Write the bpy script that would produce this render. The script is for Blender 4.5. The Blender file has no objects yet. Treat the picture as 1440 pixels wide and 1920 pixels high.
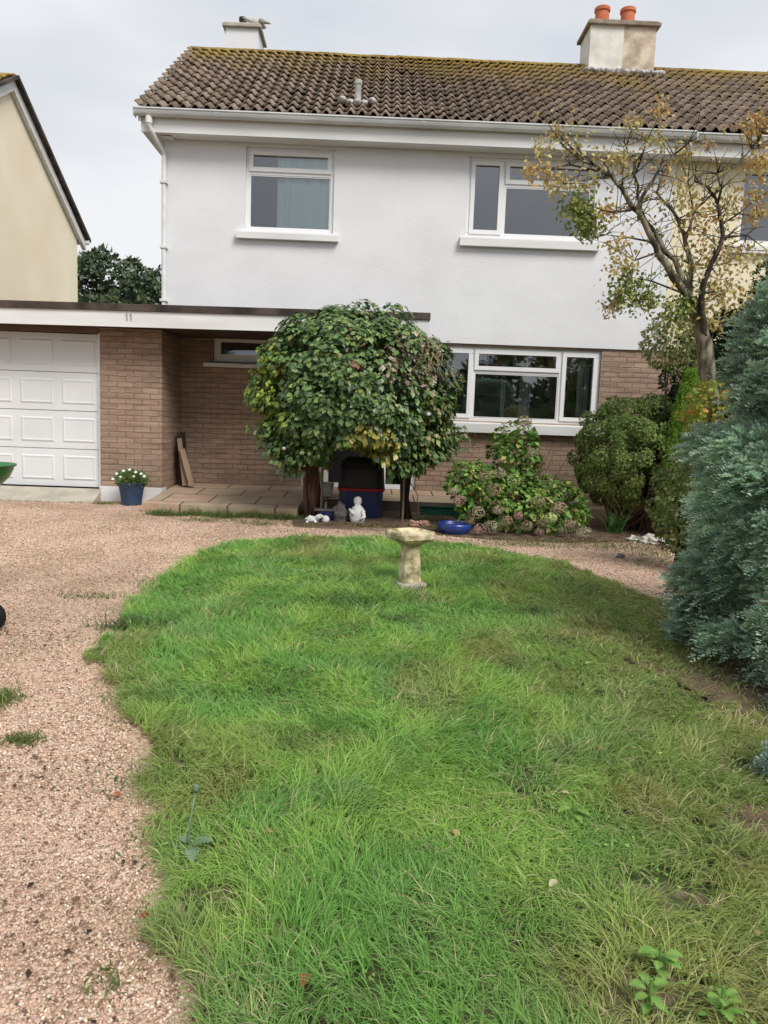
import bpy, bmesh, math, random
import numpy as np
from mathutils import Vector, Matrix
S = bpy.context.scene
rng = np.random.default_rng(7); random.seed(7)

# ---------------------------------------------------------------- camera
PITCH, ROLL, YAW, ZC, FPX = .118, .036, .018, 1.30, 1400.
f = Vector((math.sin(YAW)*math.cos(PITCH), math.cos(YAW)*math.cos(PITCH), -math.sin(PITCH)))
r = Vector((math.cos(YAW), -math.sin(YAW), 0)); u = r.cross(f)
ci = math.cos(ROLL)*r + math.sin(ROLL)*u; cu = -math.sin(ROLL)*r + math.cos(ROLL)*u
cam = bpy.data.cameras.new('camera'); co = bpy.data.objects.new('camera', cam)
S.collection.objects.link(co)
co.matrix_world = Matrix(((ci.x, cu.x, -f.x, 0), (ci.y, cu.y, -f.y, 0), (ci.z, cu.z, -f.z, ZC), (0, 0, 0, 1)))
cam.sensor_fit = 'VERTICAL'; cam.sensor_height = 24; cam.lens = 24*FPX/1920
cam.clip_start = .05; cam.clip_end = 2000
S.camera = co
# ---------------------------------------------------------------- sky and sun
SUN_EL, SUN_AZ = math.radians(47), math.radians(143)      # azimuth: where the sun stands, clockwise from +Y
W = bpy.data.worlds.new('World'); S.world = W; W.use_nodes = True
nt = W.node_tree; nt.nodes.clear()
def N(t, **k):
    n = nt.nodes.new(t)
    for a, b in k.items(): setattr(n, a, b)
    return n
out = N('ShaderNodeOutputWorld'); bg = N('ShaderNodeBackground'); sky = N('ShaderNodeTexSky', sky_type='NISHITA')
sky.sun_disc = False; sky.sun_elevation = SUN_EL; sky.sun_rotation = SUN_AZ
tc = N('ShaderNodeTexCoord'); nz = N('ShaderNodeTexNoise'); nz.inputs['Scale'].default_value = 1.7; nz.inputs['Detail'].default_value = 4
mp = N('ShaderNodeMapping'); mp.inputs['Scale'].default_value = (1, 1, 2.6)
cr = N('ShaderNodeValToRGB')
cr.color_ramp.elements[0].position = .35; cr.color_ramp.elements[0].color = (5.5, 5.85, 6.5, 1)
cr.color_ramp.elements[1].position = .66; cr.color_ramp.elements[1].color = (8.3, 8.4, 8.55, 1)
mx = N('ShaderNodeMixRGB'); mx.inputs['Fac'].default_value = .93
L = nt.links.new
L(tc.outputs['Generated'], mp.inputs[0]); L(mp.outputs[0], nz.inputs['Vector']); L(nz.outputs['Fac'], cr.inputs[0])
L(sky.outputs[0], mx.inputs[1]); L(cr.outputs[0], mx.inputs[2]); L(mx.outputs[0], bg.inputs[0]); L(bg.outputs[0], out.inputs[0])
bg.inputs['Strength'].default_value = .1
sd = bpy.data.lights.new('sun', 'SUN'); sd.energy = 2.7; sd.angle = math.radians(28); sd.color = (1, .965, .91)
so = bpy.data.objects.new('sun', sd); S.collection.objects.link(so)
d = Vector((math.sin(SUN_AZ)*math.cos(SUN_EL), math.cos(SUN_AZ)*math.cos(SUN_EL), math.sin(SUN_EL)))
so.rotation_euler = d.to_track_quat('Z', 'Y').to_euler()
S.view_settings.view_transform = 'Standard'; S.view_settings.look = 'None'; S.view_settings.exposure = 0.17; S.view_settings.gamma = 1
S.render.engine = 'CYCLES'; S.cycles.max_bounces = 7; S.cycles.diffuse_bounces = 3; S.cycles.transparent_max_bounces = 8
S.cycles.use_denoising = True; S.cycles.caustics_reflective = False; S.cycles.caustics_refractive = False

# ---------------------------------------------------------------- materials
def mat(name, col, rough=.8, col2=None, nscale=4., bump=0., bscale=None, spec=.3, metal=0., ramp=(.35, .65), detail=5, stretch=(1, 1, 1), attr=False, trans=0., avar=.0):
    m = bpy.data.materials.new(name); m.use_nodes = True; t = m.node_tree; p = t.nodes['Principled BSDF']
    p.inputs['Roughness'].default_value = rough; p.inputs['Specular IOR Level'].default_value = spec; p.inputs['Metallic'].default_value = metal
    p.inputs['Base Color'].default_value = (*col, 1)
    tcn = t.nodes.new('ShaderNodeTexCoord'); mpn = t.nodes.new('ShaderNodeMapping'); mpn.inputs['Scale'].default_value = stretch
    t.links.new(tcn.outputs['Object'], mpn.inputs[0])
    last = None
    if attr:
        a = t.nodes.new('ShaderNodeAttribute'); a.attribute_name = 'Col'; last = a.outputs['Color']
    elif col2 is not None:
        n = t.nodes.new('ShaderNodeTexNoise'); n.inputs['Scale'].default_value = nscale; n.inputs['Detail'].default_value = detail
        t.links.new(mpn.outputs[0], n.inputs['Vector'])
        c = t.nodes.new('ShaderNodeValToRGB'); c.color_ramp.elements[0].position = ramp[0]; c.color_ramp.elements[1].position = ramp[1]
        c.color_ramp.elements[0].color = (*col, 1); c.color_ramp.elements[1].color = (*col2, 1)
        t.links.new(n.outputs['Fac'], c.inputs[0]); last = c.outputs[0]
    if last is not None: t.links.new(last, p.inputs['Base Color'])
    if bump:
        n = t.nodes.new('ShaderNodeTexNoise'); n.inputs['Scale'].default_value = bscale or nscale*4; n.inputs['Detail'].default_value = 6
        t.links.new(mpn.outputs[0], n.inputs['Vector'])
        b = t.nodes.new('ShaderNodeBump'); b.inputs['Strength'].default_value = bump; b.inputs['Distance'].default_value = .01
        t.links.new(n.outputs['Fac'], b.inputs['Height']); t.links.new(b.outputs[0], p.inputs['Normal'])
    if trans:
        tr = t.nodes.new('ShaderNodeBsdfTranslucent'); ms = t.nodes.new('ShaderNodeMixShader'); ms.inputs[0].default_value = trans
        if last is not None: t.links.new(last, tr.inputs[0])
        else: tr.inputs[0].default_value = (*col, 1)
        o = t.nodes['Material Output']
        t.links.new(p.outputs[0], ms.inputs[1]); t.links.new(tr.outputs[0], ms.inputs[2]); t.links.new(ms.outputs[0], o.inputs[0])
    return m
M = {}
M['render'] = mat('white_render', (.72, .725, .74), .9, (.78, .785, .80), 1.3, .35, 55, detail=9, stretch=(1, 1, 1.5), ramp=(.30, .62))
M['cream'] = mat('cream_render', (.78, .70, .50), .9, (.85, .77, .57), 1.0, .35, 50)
M['tan'] = mat('sand_render', (.82, .72, .54), .9, (.87, .79, .61), .9, .3, 40)
M['white'] = mat('white_upvc', (.80, .80, .80), .35, (.84, .84, .84), 3, spec=.45)
M['wood'] = mat('white_painted_board', (.68, .68, .66), .55, (.80, .80, .79), 2.2, .1, 30, stretch=(.4, 1, 3))
M['gutter'] = mat('grey_white_gutter', (.55, .56, .56), .5, (.70, .71, .71), 1.6, stretch=(1, 1, 4))
M['felt'] = mat('dark_roof_felt', (.030, .024, .022), .85, (.10, .075, .06), 3.5, .4, 20)
M['brown'] = mat('brown_soffit', (.05, .035, .025), .8, (.08, .055, .04), 3)
M['lintel'] = mat('brown_lintel', (.16, .115, .085), .8, (.21, .15, .11), 3)
M['leaf'] = mat('leaf', (.1, .2, .05), .55, attr=True, trans=.25, spec=.3)
M['gloss_leaf'] = mat('glossy_leaf', (.1, .2, .05), .38, attr=True, trans=.18, spec=.5)
M['grass'] = mat('grass_blade', (.1, .2, .05), .7, attr=True, trans=.38, spec=.12)
M['petal'] = mat('petal', (.4, .3, .3), .8, attr=True, trans=.2, spec=.1)
M['stone'] = mat('pebble', (.4, .3, .25), .85, attr=True, spec=.2)
M['bark'] = mat('tree_bark', (.065, .054, .038), .9, (.27, .235, .165), 13, 1, 30, stretch=(1, 1, .45), ramp=(.40, .60))
M['dbark'] = mat('dark_bark', (.028, .022, .017), .9, (.085, .065, .045), 9, .6, 30, stretch=(1, 1, .4))
M['limbbark'] = mat('limb_bark', (.05, .043, .03), .9, (.29, .26, .18), 11, .8, 30, stretch=(1, 1, .5), ramp=(.42, .62))
M['redbark'] = mat('red_brown_stem', (.10, .045, .03), .9, (.22, .13, .08), 9, .5, 30, stretch=(1, 1, .3))
M['soil'] = mat('garden_soil', (.075, .05, .035), 1, (.19, .13, .085), 9, 1, 45)
M['ground'] = mat('earth_ground', (.12, .11, .06), 1, (.17, .14, .08), 1.2, .6, 20)
M['turf'] = mat('turf_thatch', (.05, .075, .02), 1, (.17, .13, .08), 11, .8, 60, ramp=(.42, .6))
M['concrete'] = mat('concrete', (.36, .33, .27), .9, (.50, .46, .38), 4, .5, 40)
M['oldstone'] = mat('weathered_sandstone', (.25, .22, .11), .95, (.72, .60, .40), 11, 1, 30, ramp=(.38, .58))
M['cap'] = mat('weathered_cap', (.20, .15, .11), .9, (.36, .30, .24), 6, .4, 30)
M['stack_white'] = mat('stack_white', (.58, .55, .49), .9, (.80, .78, .72), 3.5, .4, 30, ramp=(.3, .6))
M['stack_cream'] = mat('stack_cream', (.42, .33, .24), .9, (.70, .60, .47), 4.5, .4, 30, ramp=(.35, .6))
M['lead'] = mat('mortar_flashing', (.30, .29, .28), .8, (.62, .60, .58), 9, .4, 25)
M['terracotta'] = mat('terracotta', (.50, .13, .06), .8, (.62, .20, .10), 6, .2, 20)
M['black'] = mat('black_plastic', (.012, .012, .013), .5, spec=.4)
M['rubber'] = mat('black_rubber', (.010, .010, .011), .75, spec=.25)
M['navy'] = mat('navy_plastic', (.015, .025, .09), .4, (.02, .035, .12), 5, spec=.45)
M['potblue'] = mat('slate_blue_pot', (.022, .045, .095), .5, (.035, .065, .12), 5, spec=.4)
M['blueglaze'] = mat('blue_glaze', (.012, .03, .17), .22, (.02, .06, .30), 5, spec=.6)
M['red'] = mat('red_strip', (.35, .012, .02), .5)
M['greenenamel'] = mat('green_enamel', (.02, .14, .03), .3, (.03, .20, .05), 8, spec=.6)
M['greenedge'] = mat('green_plastic', (.01, .07, .045), .5)
M['plaster'] = mat('white_plaster_ornament', (.62, .62, .60), .8, (.82, .82, .81), 25, .5, 60)
M['greystone'] = mat('grey_stone', (.10, .09, .085), .9, (.22, .20, .185), 12, .6, 40)
M['palestone'] = mat('pale_stone', (.35, .33, .27), .9, (.62, .60, .54), 12, .6, 40)
M['pinkstone'] = mat('pink_brick_rubble', (.32, .17, .12), .9, (.52, .33, .25), 12, .6, 40)
M['plank'] = mat('weathered_board', (.20, .13, .09), .85, (.36, .26, .19), 6, .3, 30, stretch=(1, 1, .15))
M['dplank'] = mat('dark_board', (.035, .022, .018), .85, (.06, .04, .03), 6)
M['room'] = mat('room_wall', (.42, .41, .40), .95)
M['curtain'] = mat('teal_curtain', (.66, .93, .86), .9, (.74, .95, .93), 2)
M['paleblind'] = mat('pale_curtain', (.50, .52, .50), .9)
M['grey'] = mat('grey_metal', (.35, .36, .37), .5)
M['gull'] = mat('gull_feather', (.50, .46, .42), .8)
M['zinc'] = mat('grey_vent', (.30, .29, .27), .8, (.5, .49, .46), 9, .2, 20)
M['steel'] = mat('grill_steel', (.25, .25, .25), .4, metal=1)
def garage_white():
    return mat('white_door_paint', (.70, .73, .74), .45, (.78, .80, .80), 1.5, spec=.35)
M['doorpaint'] = garage_white()

def glass(name, tint=(.95, .97, .97), refl=1.0):
    m = bpy.data.materials.new(name); m.use_nodes = True; t = m.node_tree; t.nodes.clear()
    o = t.nodes.new('ShaderNodeOutputMaterial'); ms = t.nodes.new('ShaderNodeMixShader')
    g = t.nodes.new('ShaderNodeBsdfGlossy'); g.inputs['Roughness'].default_value = .012; g.inputs['Color'].default_value = (.95, .97, 1, 1)
    tr = t.nodes.new('ShaderNodeBsdfTransparent'); tr.inputs[0].default_value = (*tint, 1)
    fr = t.nodes.new('ShaderNodeFresnel'); fr.inputs['IOR'].default_value = 1.5
    mt = t.nodes.new('ShaderNodeMath'); mt.operation = 'MULTIPLY_ADD'; mt.inputs[1].default_value = 1.7; mt.inputs[2].default_value = .04*refl
    nzn = t.nodes.new('ShaderNodeTexNoise'); nzn.inputs['Scale'].default_value = 1.1; bp = t.nodes.new('ShaderNodeBump'); bp.inputs['Strength'].default_value = .05; bp.inputs['Distance'].default_value = .02
    t.links.new(nzn.outputs['Fac'], bp.inputs['Height']); t.links.new(bp.outputs[0], g.inputs['Normal'])
    t.links.new(fr.outputs[0], mt.inputs[0]); t.links.new(mt.outputs[0], ms.inputs[0]); t.links.new(tr.outputs[0], ms.inputs[1]); t.links.new(g.outputs[0], ms.inputs[2]); t.links.new(ms.outputs[0], o.inputs[0])
    return m
M['glass'] = glass('window_glass')

def brick():
    m = bpy.data.materials.new('brown_brick'); m.use_nodes = True; t = m.node_tree; p = t.nodes['Principled BSDF']; n = t.nodes.new; l = t.links.new
    tcn = n('ShaderNodeTexCoord'); sp = n('ShaderNodeSeparateXYZ'); ad = n('ShaderNodeMath'); cb = n('ShaderNodeCombineXYZ')
    l(tcn.outputs['Object'], sp.inputs[0]); l(sp.outputs[0], ad.inputs[0]); l(sp.outputs[1], ad.inputs[1]); l(ad.outputs[0], cb.inputs[0]); l(sp.outputs[2], cb.inputs[1])
    wz = n('ShaderNodeTexNoise'); wz.inputs['Scale'].default_value = 13; wz.inputs['Detail'].default_value = 3
    l(tcn.outputs['Object'], wz.inputs['Vector'])
    vm = n('ShaderNodeVectorMath'); vm.operation = 'SCALE'; vm.inputs['Scale'].default_value = .034; l(wz.outputs['Color'], vm.inputs[0])
    va = n('ShaderNodeVectorMath'); l(cb.outputs[0], va.inputs[0]); l(vm.outputs[0], va.inputs[1])
    b = n('ShaderNodeTexBrick'); l(va.outputs[0], b.inputs['Vector'])
    b.inputs['Scale'].default_value = 1; b.inputs['Brick Width'].default_value = .225; b.inputs['Row Height'].default_value = .075
    b.inputs['Mortar Size'].default_value = .007; b.inputs['Mortar Smooth'].default_value = .8; b.inputs['Bias'].default_value = -.1
    b.inputs['Color1'].default_value = (.36, .25, .18, 1); b.inputs['Color2'].default_value = (.305, .21, .152, 1); b.inputs['Mortar'].default_value = (.225, .162, .122, 1)
    ns = n('ShaderNodeTexNoise'); ns.inputs['Scale'].default_value = 2.4; ns.inputs['Detail'].default_value = 7; l(tcn.outputs['Object'], ns.inputs['Vector'])
    mr = n('ShaderNodeMapRange'); mr.inputs['To Min'].default_value = .72; mr.inputs['To Max'].default_value = 1.3; l(ns.outputs['Fac'], mr.inputs['Value'])
    mu = n('ShaderNodeVectorMath'); mu.operation = 'SCALE'; l(b.outputs['Color'], mu.inputs[0]); l(mr.outputs[0], mu.inputs['Scale']); l(mu.outputs[0], p.inputs['Base Color'])
    n2 = n('ShaderNodeTexNoise'); n2.inputs['Scale'].default_value = 60; l(tcn.outputs['Object'], n2.inputs['Vector'])
    hm = n('ShaderNodeMath'); hm.operation = 'MULTIPLY_ADD'; hm.inputs[1].default_value = -1; l(b.outputs['Fac'], hm.inputs[0]); l(n2.outputs['Fac'], hm.inputs[2])
    bp = n('ShaderNodeBump'); bp.inputs['Strength'].default_value = .8; bp.inputs['Distance'].default_value = .012; l(hm.outputs[0], bp.inputs['Height']); l(bp.outputs[0], p.inputs['Normal'])
    p.inputs['Roughness'].default_value = .9
    # rusticated courses: long horizontal streaks, lighter and darker
    st = n('ShaderNodeMapping'); st.inputs['Scale'].default_value = (2.2, 2.2, 26); l(tcn.outputs['Object'], st.inputs[0])
    s3 = n('ShaderNodeTexNoise'); s3.inputs['Scale'].default_value = 1.0; s3.inputs['Detail'].default_value = 4; l(st.outputs[0], s3.inputs['Vector'])
    mr3 = n('ShaderNodeMapRange'); mr3.inputs['From Min'].default_value = .3; mr3.inputs['From Max'].default_value = .7; mr3.inputs['To Min'].default_value = .74; mr3.inputs['To Max'].default_value = 1.26; l(s3.outputs['Fac'], mr3.inputs['Value'])
    mm = n('ShaderNodeMath'); mm.operation = 'MULTIPLY'; l(mr.outputs[0], mm.inputs[0]); l(mr3.outputs[0], mm.inputs[1]); l(mm.outputs[0], mu.inputs['Scale'])
    return m
M['brick'] = brick()

def tile_mat():
    m = bpy.data.materials.new('concrete_roof_tile'); m.use_nodes = True; t = m.node_tree; p = t.nodes['Principled BSDF']; n = t.nodes.new; l = t.links.new
    tcn = n('ShaderNodeTexCoord'); sp = n('ShaderNodeSeparateXYZ'); l(tcn.outputs['Object'], sp.inputs[0])
    at = n('ShaderNodeAttribute'); at.attribute_name = 'Col'
    n1 = n('ShaderNodeTexNoise'); n1.inputs['Scale'].default_value = 1.3; n1.inputs['Detail'].default_value = 4; l(tcn.outputs['Object'], n1.inputs['Vector'])
    n2 = n('ShaderNodeTexNoise'); n2.inputs['Scale'].default_value = 14; n2.inputs['Detail'].default_value = 5; l(tcn.outputs['Object'], n2.inputs['Vector'])
    # lichen grows thicker towards the ridge (z) and towards the right-hand end of the roof (x)
    mz = n('ShaderNodeMapRange'); mz.inputs['From Min'].default_value = 5.9; mz.inputs['From Max'].default_value = 7.7; mz.inputs['To Min'].default_value = -.16; mz.inputs['To Max'].default_value = .22; l(sp.outputs[2], mz.inputs['Value'])
    mxx = n('ShaderNodeMapRange'); mxx.inputs['From Min'].default_value = -4; mxx.inputs['From Max'].default_value = 8; mxx.inputs['To Min'].default_value = -.03; mxx.inputs['To Max'].default_value = .09; l(sp.outputs[0], mxx.inputs['Value'])
    a1 = n('ShaderNodeMath'); l(mz.outputs[0], a1.inputs[0]); l(mxx.outputs[0], a1.inputs[1])
    m1 = n('ShaderNodeMath'); m1.operation = 'MULTIPLY_ADD'; m1.inputs[1].default_value = .5; l(n2.outputs['Fac'], m1.inputs[0]); l(a1.outputs[0], m1.inputs[2])
    a2 = n('ShaderNodeMath'); l(m1.outputs[0], a2.inputs[0])
    m2 = n('ShaderNodeMath'); m2.operation = 'MULTIPLY'; m2.inputs[1].default_value = .5; l(n1.outputs['Fac'], m2.inputs[0]); l(m2.outputs[0], a2.inputs[1])
    cr = n('ShaderNodeValToRGB'); cr.color_ramp.elements[0].position = .50; cr.color_ramp.elements[1].position = .78; l(a2.outputs[0], cr.inputs[0])
    base = n('ShaderNodeValToRGB'); base.color_ramp.elements[0].position = .3; base.color_ramp.elements[1].position = .7
    base.color_ramp.elements[0].color = (.15, .112, .085, 1); base.color_ramp.elements[1].color = (.30, .235, .185, 1); l(n2.outputs['Fac'], base.inputs[0])
    mo = n('ShaderNodeMixRGB'); mo.inputs[1].default_value = (.42, .26, .06, 1); mo.inputs[2].default_value = (.27, .22, .075, 1); l(n1.outputs['Fac'], mo.inputs[0])
    mul = n('ShaderNodeMixRGB'); mul.blend_type = 'MULTIPLY'; mul.inputs[0].default_value = 1; l(base.outputs[0], mul.inputs[1]); l(at.outputs['Color'], mul.inputs[2])
    fin = n('ShaderNodeMixRGB'); l(cr.outputs[0], fin.inputs[0]); l(mul.outputs[0], fin.inputs[1]); l(mo.outputs[0], fin.inputs[2]); l(fin.outputs[0], p.inputs['Base Color'])
    bp = n('ShaderNodeBump'); bp.inputs['Strength'].default_value = .25; bp.inputs['Distance'].default_value = .006; l(n2.outputs['Fac'], bp.inputs['Height']); l(bp.outputs[0], p.inputs['Normal'])
    p.inputs['Roughness'].default_value = .95; p.inputs['Specular IOR Level'].default_value = .1
    return m
M['tile'] = tile_mat()

def gravel_mat():
    m = bpy.data.materials.new('pink_gravel'); m.use_nodes = True; t = m.node_tree; p = t.nodes['Principled BSDF']; n = t.nodes.new; l = t.links.new
    tcn = n('ShaderNodeTexCoord'); v = n('ShaderNodeTexVoronoi'); v.inputs['Scale'].default_value = 75; l(tcn.outputs['Object'], v.inputs['Vector'])
    sp = n('ShaderNodeSeparateColor'); l(v.outputs['Color'], sp.inputs[0])
    c = n('ShaderNodeValToRGB'); e = c.color_ramp.elements; e[0].position = 0; e[0].color = (.30, .18, .13, 1); e[1].position = 1; e[1].color = (.80, .66, .53, 1)
    q = e.new(.35); q.color = (.60, .40, .30, 1); q = e.new(.7); q.color = (.72, .51, .40, 1)
    l(sp.outputs[0], c.inputs[0])
    n1 = n('ShaderNodeTexNoise'); n1.inputs['Scale'].default_value = 1.6; n1.inputs['Detail'].default_value = 5; l(tcn.outputs['Object'], n1.inputs['Vector'])
    r2 = n('ShaderNodeValToRGB'); r2.color_ramp.elements[0].position = .38; r2.color_ramp.elements[1].position = .6; l(n1.outputs['Fac'], r2.inputs[0])
    r2.color_ramp.elements[0].color = (.70, .68, .58, 1); r2.color_ramp.elements[1].color = (1.02, 1.0, .97, 1)
    mu = n('ShaderNodeMixRGB'); mu.blend_type = 'MULTIPLY'; mu.inputs[0].default_value = 1; l(c.outputs[0], mu.inputs[1]); l(r2.outputs[0], mu.inputs[2]); l(mu.outputs[0], p.inputs['Base Color'])
    bp = n('ShaderNodeBump'); bp.invert = True; bp.inputs['Strength'].default_value = .9; bp.inputs['Distance'].default_value = .012; l(v.outputs['Distance'], bp.inputs['Height']); l(bp.outputs[0], p.inputs['Normal'])
    p.inputs['Roughness'].default_value = .9
    return m
M['gravel'] = gravel_mat()

def slab_mat():
    m = bpy.data.materials.new('buff_paving'); m.use_nodes = True; t = m.node_tree; p = t.nodes['Principled BSDF']; n = t.nodes.new; l = t.links.new
    tcn = n('ShaderNodeTexCoord'); b = n('ShaderNodeTexBrick'); l(tcn.outputs['Object'], b.inputs['Vector'])
    b.inputs['Scale'].default_value = 1; b.inputs['Brick Width'].default_value = .6; b.inputs['Row Height'].default_value = .6; b.inputs['Mortar Size'].default_value = .012
    b.inputs['Color1'].default_value = (.46, .31, .22, 1); b.inputs['Color2'].default_value = (.40, .32, .22, 1); b.inputs['Mortar'].default_value = (.09, .07, .05, 1)
    ns = n('ShaderNodeTexNoise'); ns.inputs['Scale'].default_value = 5; ns.inputs['Detail'].default_value = 7; l(tcn.outputs['Object'], ns.inputs['Vector'])
    mr = n('ShaderNodeMapRange'); mr.inputs['To Min'].default_value = .65; mr.inputs['To Max'].default_value = 1.35; l(ns.outputs['Fac'], mr.inputs['Value'])
    mu = n('ShaderNodeVectorMath'); mu.operation = 'SCALE'; l(b.outputs['Color'], mu.inputs[0]); l(mr.outputs[0], mu.inputs['Scale']); l(mu.outputs[0], p.inputs['Base Color'])
    p.inputs['Roughness'].default_value = .9
    return m
M['slab'] = slab_mat()

# ---------------------------------------------------------------- mesh helpers
class MB:
    def __init__(s): s.v = []; s.f = []
    def quad(s, *p):
        i = len(s.v); s.v += [tuple(q) for q in p]; s.f.append(tuple(range(i, i+len(p))))
    def box(s, x0, x1, y0, y1, z0, z1, Mx=None):
        i = len(s.v); P = [(x, y, z) for z in (z0, z1) for y in (y0, y1) for x in (x0, x1)]
        if Mx is not None: P = [tuple(Mx @ Vector(p)) for p in P]
        s.v += P
        for q in ((0, 2, 3, 1), (4, 5, 7, 6), (0, 1, 5, 4), (1, 3, 7, 5), (3, 2, 6, 7), (2, 0, 4, 6)): s.f.append(tuple(i+k for k in q))
    def tube(s, pts, rad, n=8, cap=True):
        pts = [Vector(p) for p in pts]
        if not hasattr(rad, '__len__'): rad = [rad]*len(pts)
        i0 = len(s.v); ref = None
        for k, p in enumerate(pts):
            a = pts[max(k-1, 0)]; b = pts[min(k+1, len(pts)-1)]; t = (b-a).normalized()
            if ref is None: ref = t.orthogonal().normalized()
            ref = (ref - t*ref.dot(t)).normalized(); w = t.cross(ref)
            for j in range(n):
                an = 2*math.pi*j/n; q = p + (ref*math.cos(an)+w*math.sin(an))*rad[k]; s.v.append(tuple(q))
        for k in range(len(pts)-1):
            for j in range(n):
                a = i0+k*n+j; b = i0+k*n+(j+1) % n; s.f.append((a, b, b+n, a+n))
        if cap:
            s.f.append(tuple(i0+j for j in range(n))[::-1]); e = i0+(len(pts)-1)*n; s.f.append(tuple(e+j for j in range(n)))
    def lathe(s, prof, c=(0, 0, 0), n=28, sx=1, sy=1, Mx=None, wob=0):
        i0 = len(s.v); m = len(prof)
        for (rr, z) in prof:
            for j in range(n):
                an = 2*math.pi*j/n; k = 1+wob*math.sin(3*an+z*40)*.5+wob*math.sin(7*an+z*17)*.5
                q = Vector((rr*k*sx*math.cos(an), rr*k*sy*math.sin(an), z))
                if Mx is not None: q = Mx @ q
                s.v.append((q.x+c[0], q.y+c[1], q.z+c[2]))
        for k in range(m-1):
            for j in range(n):
                a = i0+k*n+j; b = i0+k*n+(j+1) % n; s.f.append((a, b, b+n, a+n))
        if prof[0][0] > 1e-4: s.f.append(tuple(i0+j for j in range(n))[::-1])
        if prof[-1][0] > 1e-4: s.f.append(tuple(i0+(m-1)*n+j for j in range(n)))
    def blob(s, c, rx, ry, rz, seed=0, amp=.15, fr=2.5, nu=14, nv=9):
        from mathutils import noise
        i0 = len(s.v)
        for a in range(nv+1):
            th = math.pi*a/nv
            for b in range(nu):
                ph = 2*math.pi*b/nu; dv = Vector((math.sin(th)*math.cos(ph), math.sin(th)*math.sin(ph), math.cos(th)))
                k = 1+amp*noise.noise(dv*fr+Vector((seed*3.1, seed*1.7, 0)))*2
                s.v.append((c[0]+dv.x*rx*k, c[1]+dv.y*ry*k, c[2]+dv.z*rz*k))
        for a in range(nv):
            for b in range(nu):
                p = i0+a*nu+b; q = i0+a*nu+(b+1) % nu; s.f.append((p, p+nu, q+nu, q))
    def build(s, name, m, parent=None, smooth=False, bevel=0):
        me = bpy.data.meshes.new(name); me.from_pydata(s.v, [], s.f); me.materials.append(m)
        bm = bmesh.new(); bm.from_mesh(me); bmesh.ops.remove_doubles(bm, verts=bm.verts, dist=1e-5)
        if smooth: bmesh.ops.recalc_face_normals(bm, faces=bm.faces)
        if bevel: bmesh.ops.bevel(bm, geom=bm.edges[:], offset=bevel, segments=2, affect='EDGES', profile=.6)
        bm.to_mesh(me); bm.free()
        if smooth:
            me.polygons.foreach_set('use_smooth', [True]*len(me.polygons))
        o = bpy.data.objects.new(name, me); S.collection.objects.link(o)
        if parent is not None: put(o, parent)
        return o
def put(o, parent):
    # geometry is written in world coordinates; keep it where it is under a parent that stands at its base
    loc = Vector((0, 0, 0)); p = parent
    while p is not None: loc += Vector(p.location); p = p.parent
    if o.type == 'MESH':
        o.data.transform(Matrix.Translation(-loc))
    o.parent = parent
def tag(o, label=None, cat=None, group=None, kind=None):
    for k, v in (('label', label), ('category', cat), ('group', group), ('kind', kind)):
        if v: o[k] = v
    return o
def thing(name, loc, label, cat, group=None):
    o = bpy.data.objects.new(name, None); o.location = loc; o.empty_display_size = .2; S.collection.objects.link(o)
    return tag(o, label, cat, group)
def np_mesh(name, V, F, m, cols=None, parent=None, smooth=False):
    me = bpy.data.meshes.new(name); k = F.shape[1]
    me.vertices.add(len(V)); me.vertices.foreach_set('co', np.ascontiguousarray(V, dtype=np.float32).ravel())
    me.loops.add(F.size); me.loops.foreach_set('vertex_index', np.ascontiguousarray(F, dtype=np.int32).ravel())
    me.polygons.add(len(F)); me.polygons.foreach_set('loop_start', np.arange(0, F.size, k, dtype=np.int32))
    me.polygons.foreach_set('loop_total', np.full(len(F), k, dtype=np.int32))
    if smooth: me.polygons.foreach_set('use_smooth', np.ones(len(F), dtype=bool))
    me.update(calc_edges=True)
    if cols is not None:
        a = me.attributes.new('Col', 'FLOAT_COLOR', 'FACE'); c4 = np.ones((len(F), 4), dtype=np.float32); c4[:, :3] = cols; a.data.foreach_set('color', c4.ravel())
    me.materials.append(m); o = bpy.data.objects.new(name, me); S.collection.objects.link(o)
    if parent is not None: put(o, parent)
    return o
def vnoise(x, y, sc, seed=0):
    g = np.random.default_rng(seed+99).random((128, 128)); x = x*sc+37.3; y = y*sc+11.7
    xi = np.floor(x).astype(int); yi = np.floor(y).astype(int); fx = x-xi; fy = y-yi; fx = fx*fx*(3-2*fx); fy = fy*fy*(3-2*fy)
    G = lambda a, b: g[a % 128, b % 128]
    return (G(xi, yi)*(1-fx)+G(xi+1, yi)*fx)*(1-fy)+(G(xi, yi+1)*(1-fx)+G(xi+1, yi+1)*fx)*fy
def unit(a): return a/np.maximum(np.linalg.norm(a, axis=1, keepdims=True), 1e-9)
def rdir(n): return unit(rng.normal(size=(n, 3)))
def pick(pal, n, w=None, jit=.18):
    pal = np.array(pal, float); idx = rng.choice(len(pal), n, p=None if w is None else np.array(w)/sum(w))
    return pal[idx]*(1+rng.normal(size=(n, 1))*jit).clip(.4, 1.8)
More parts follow.
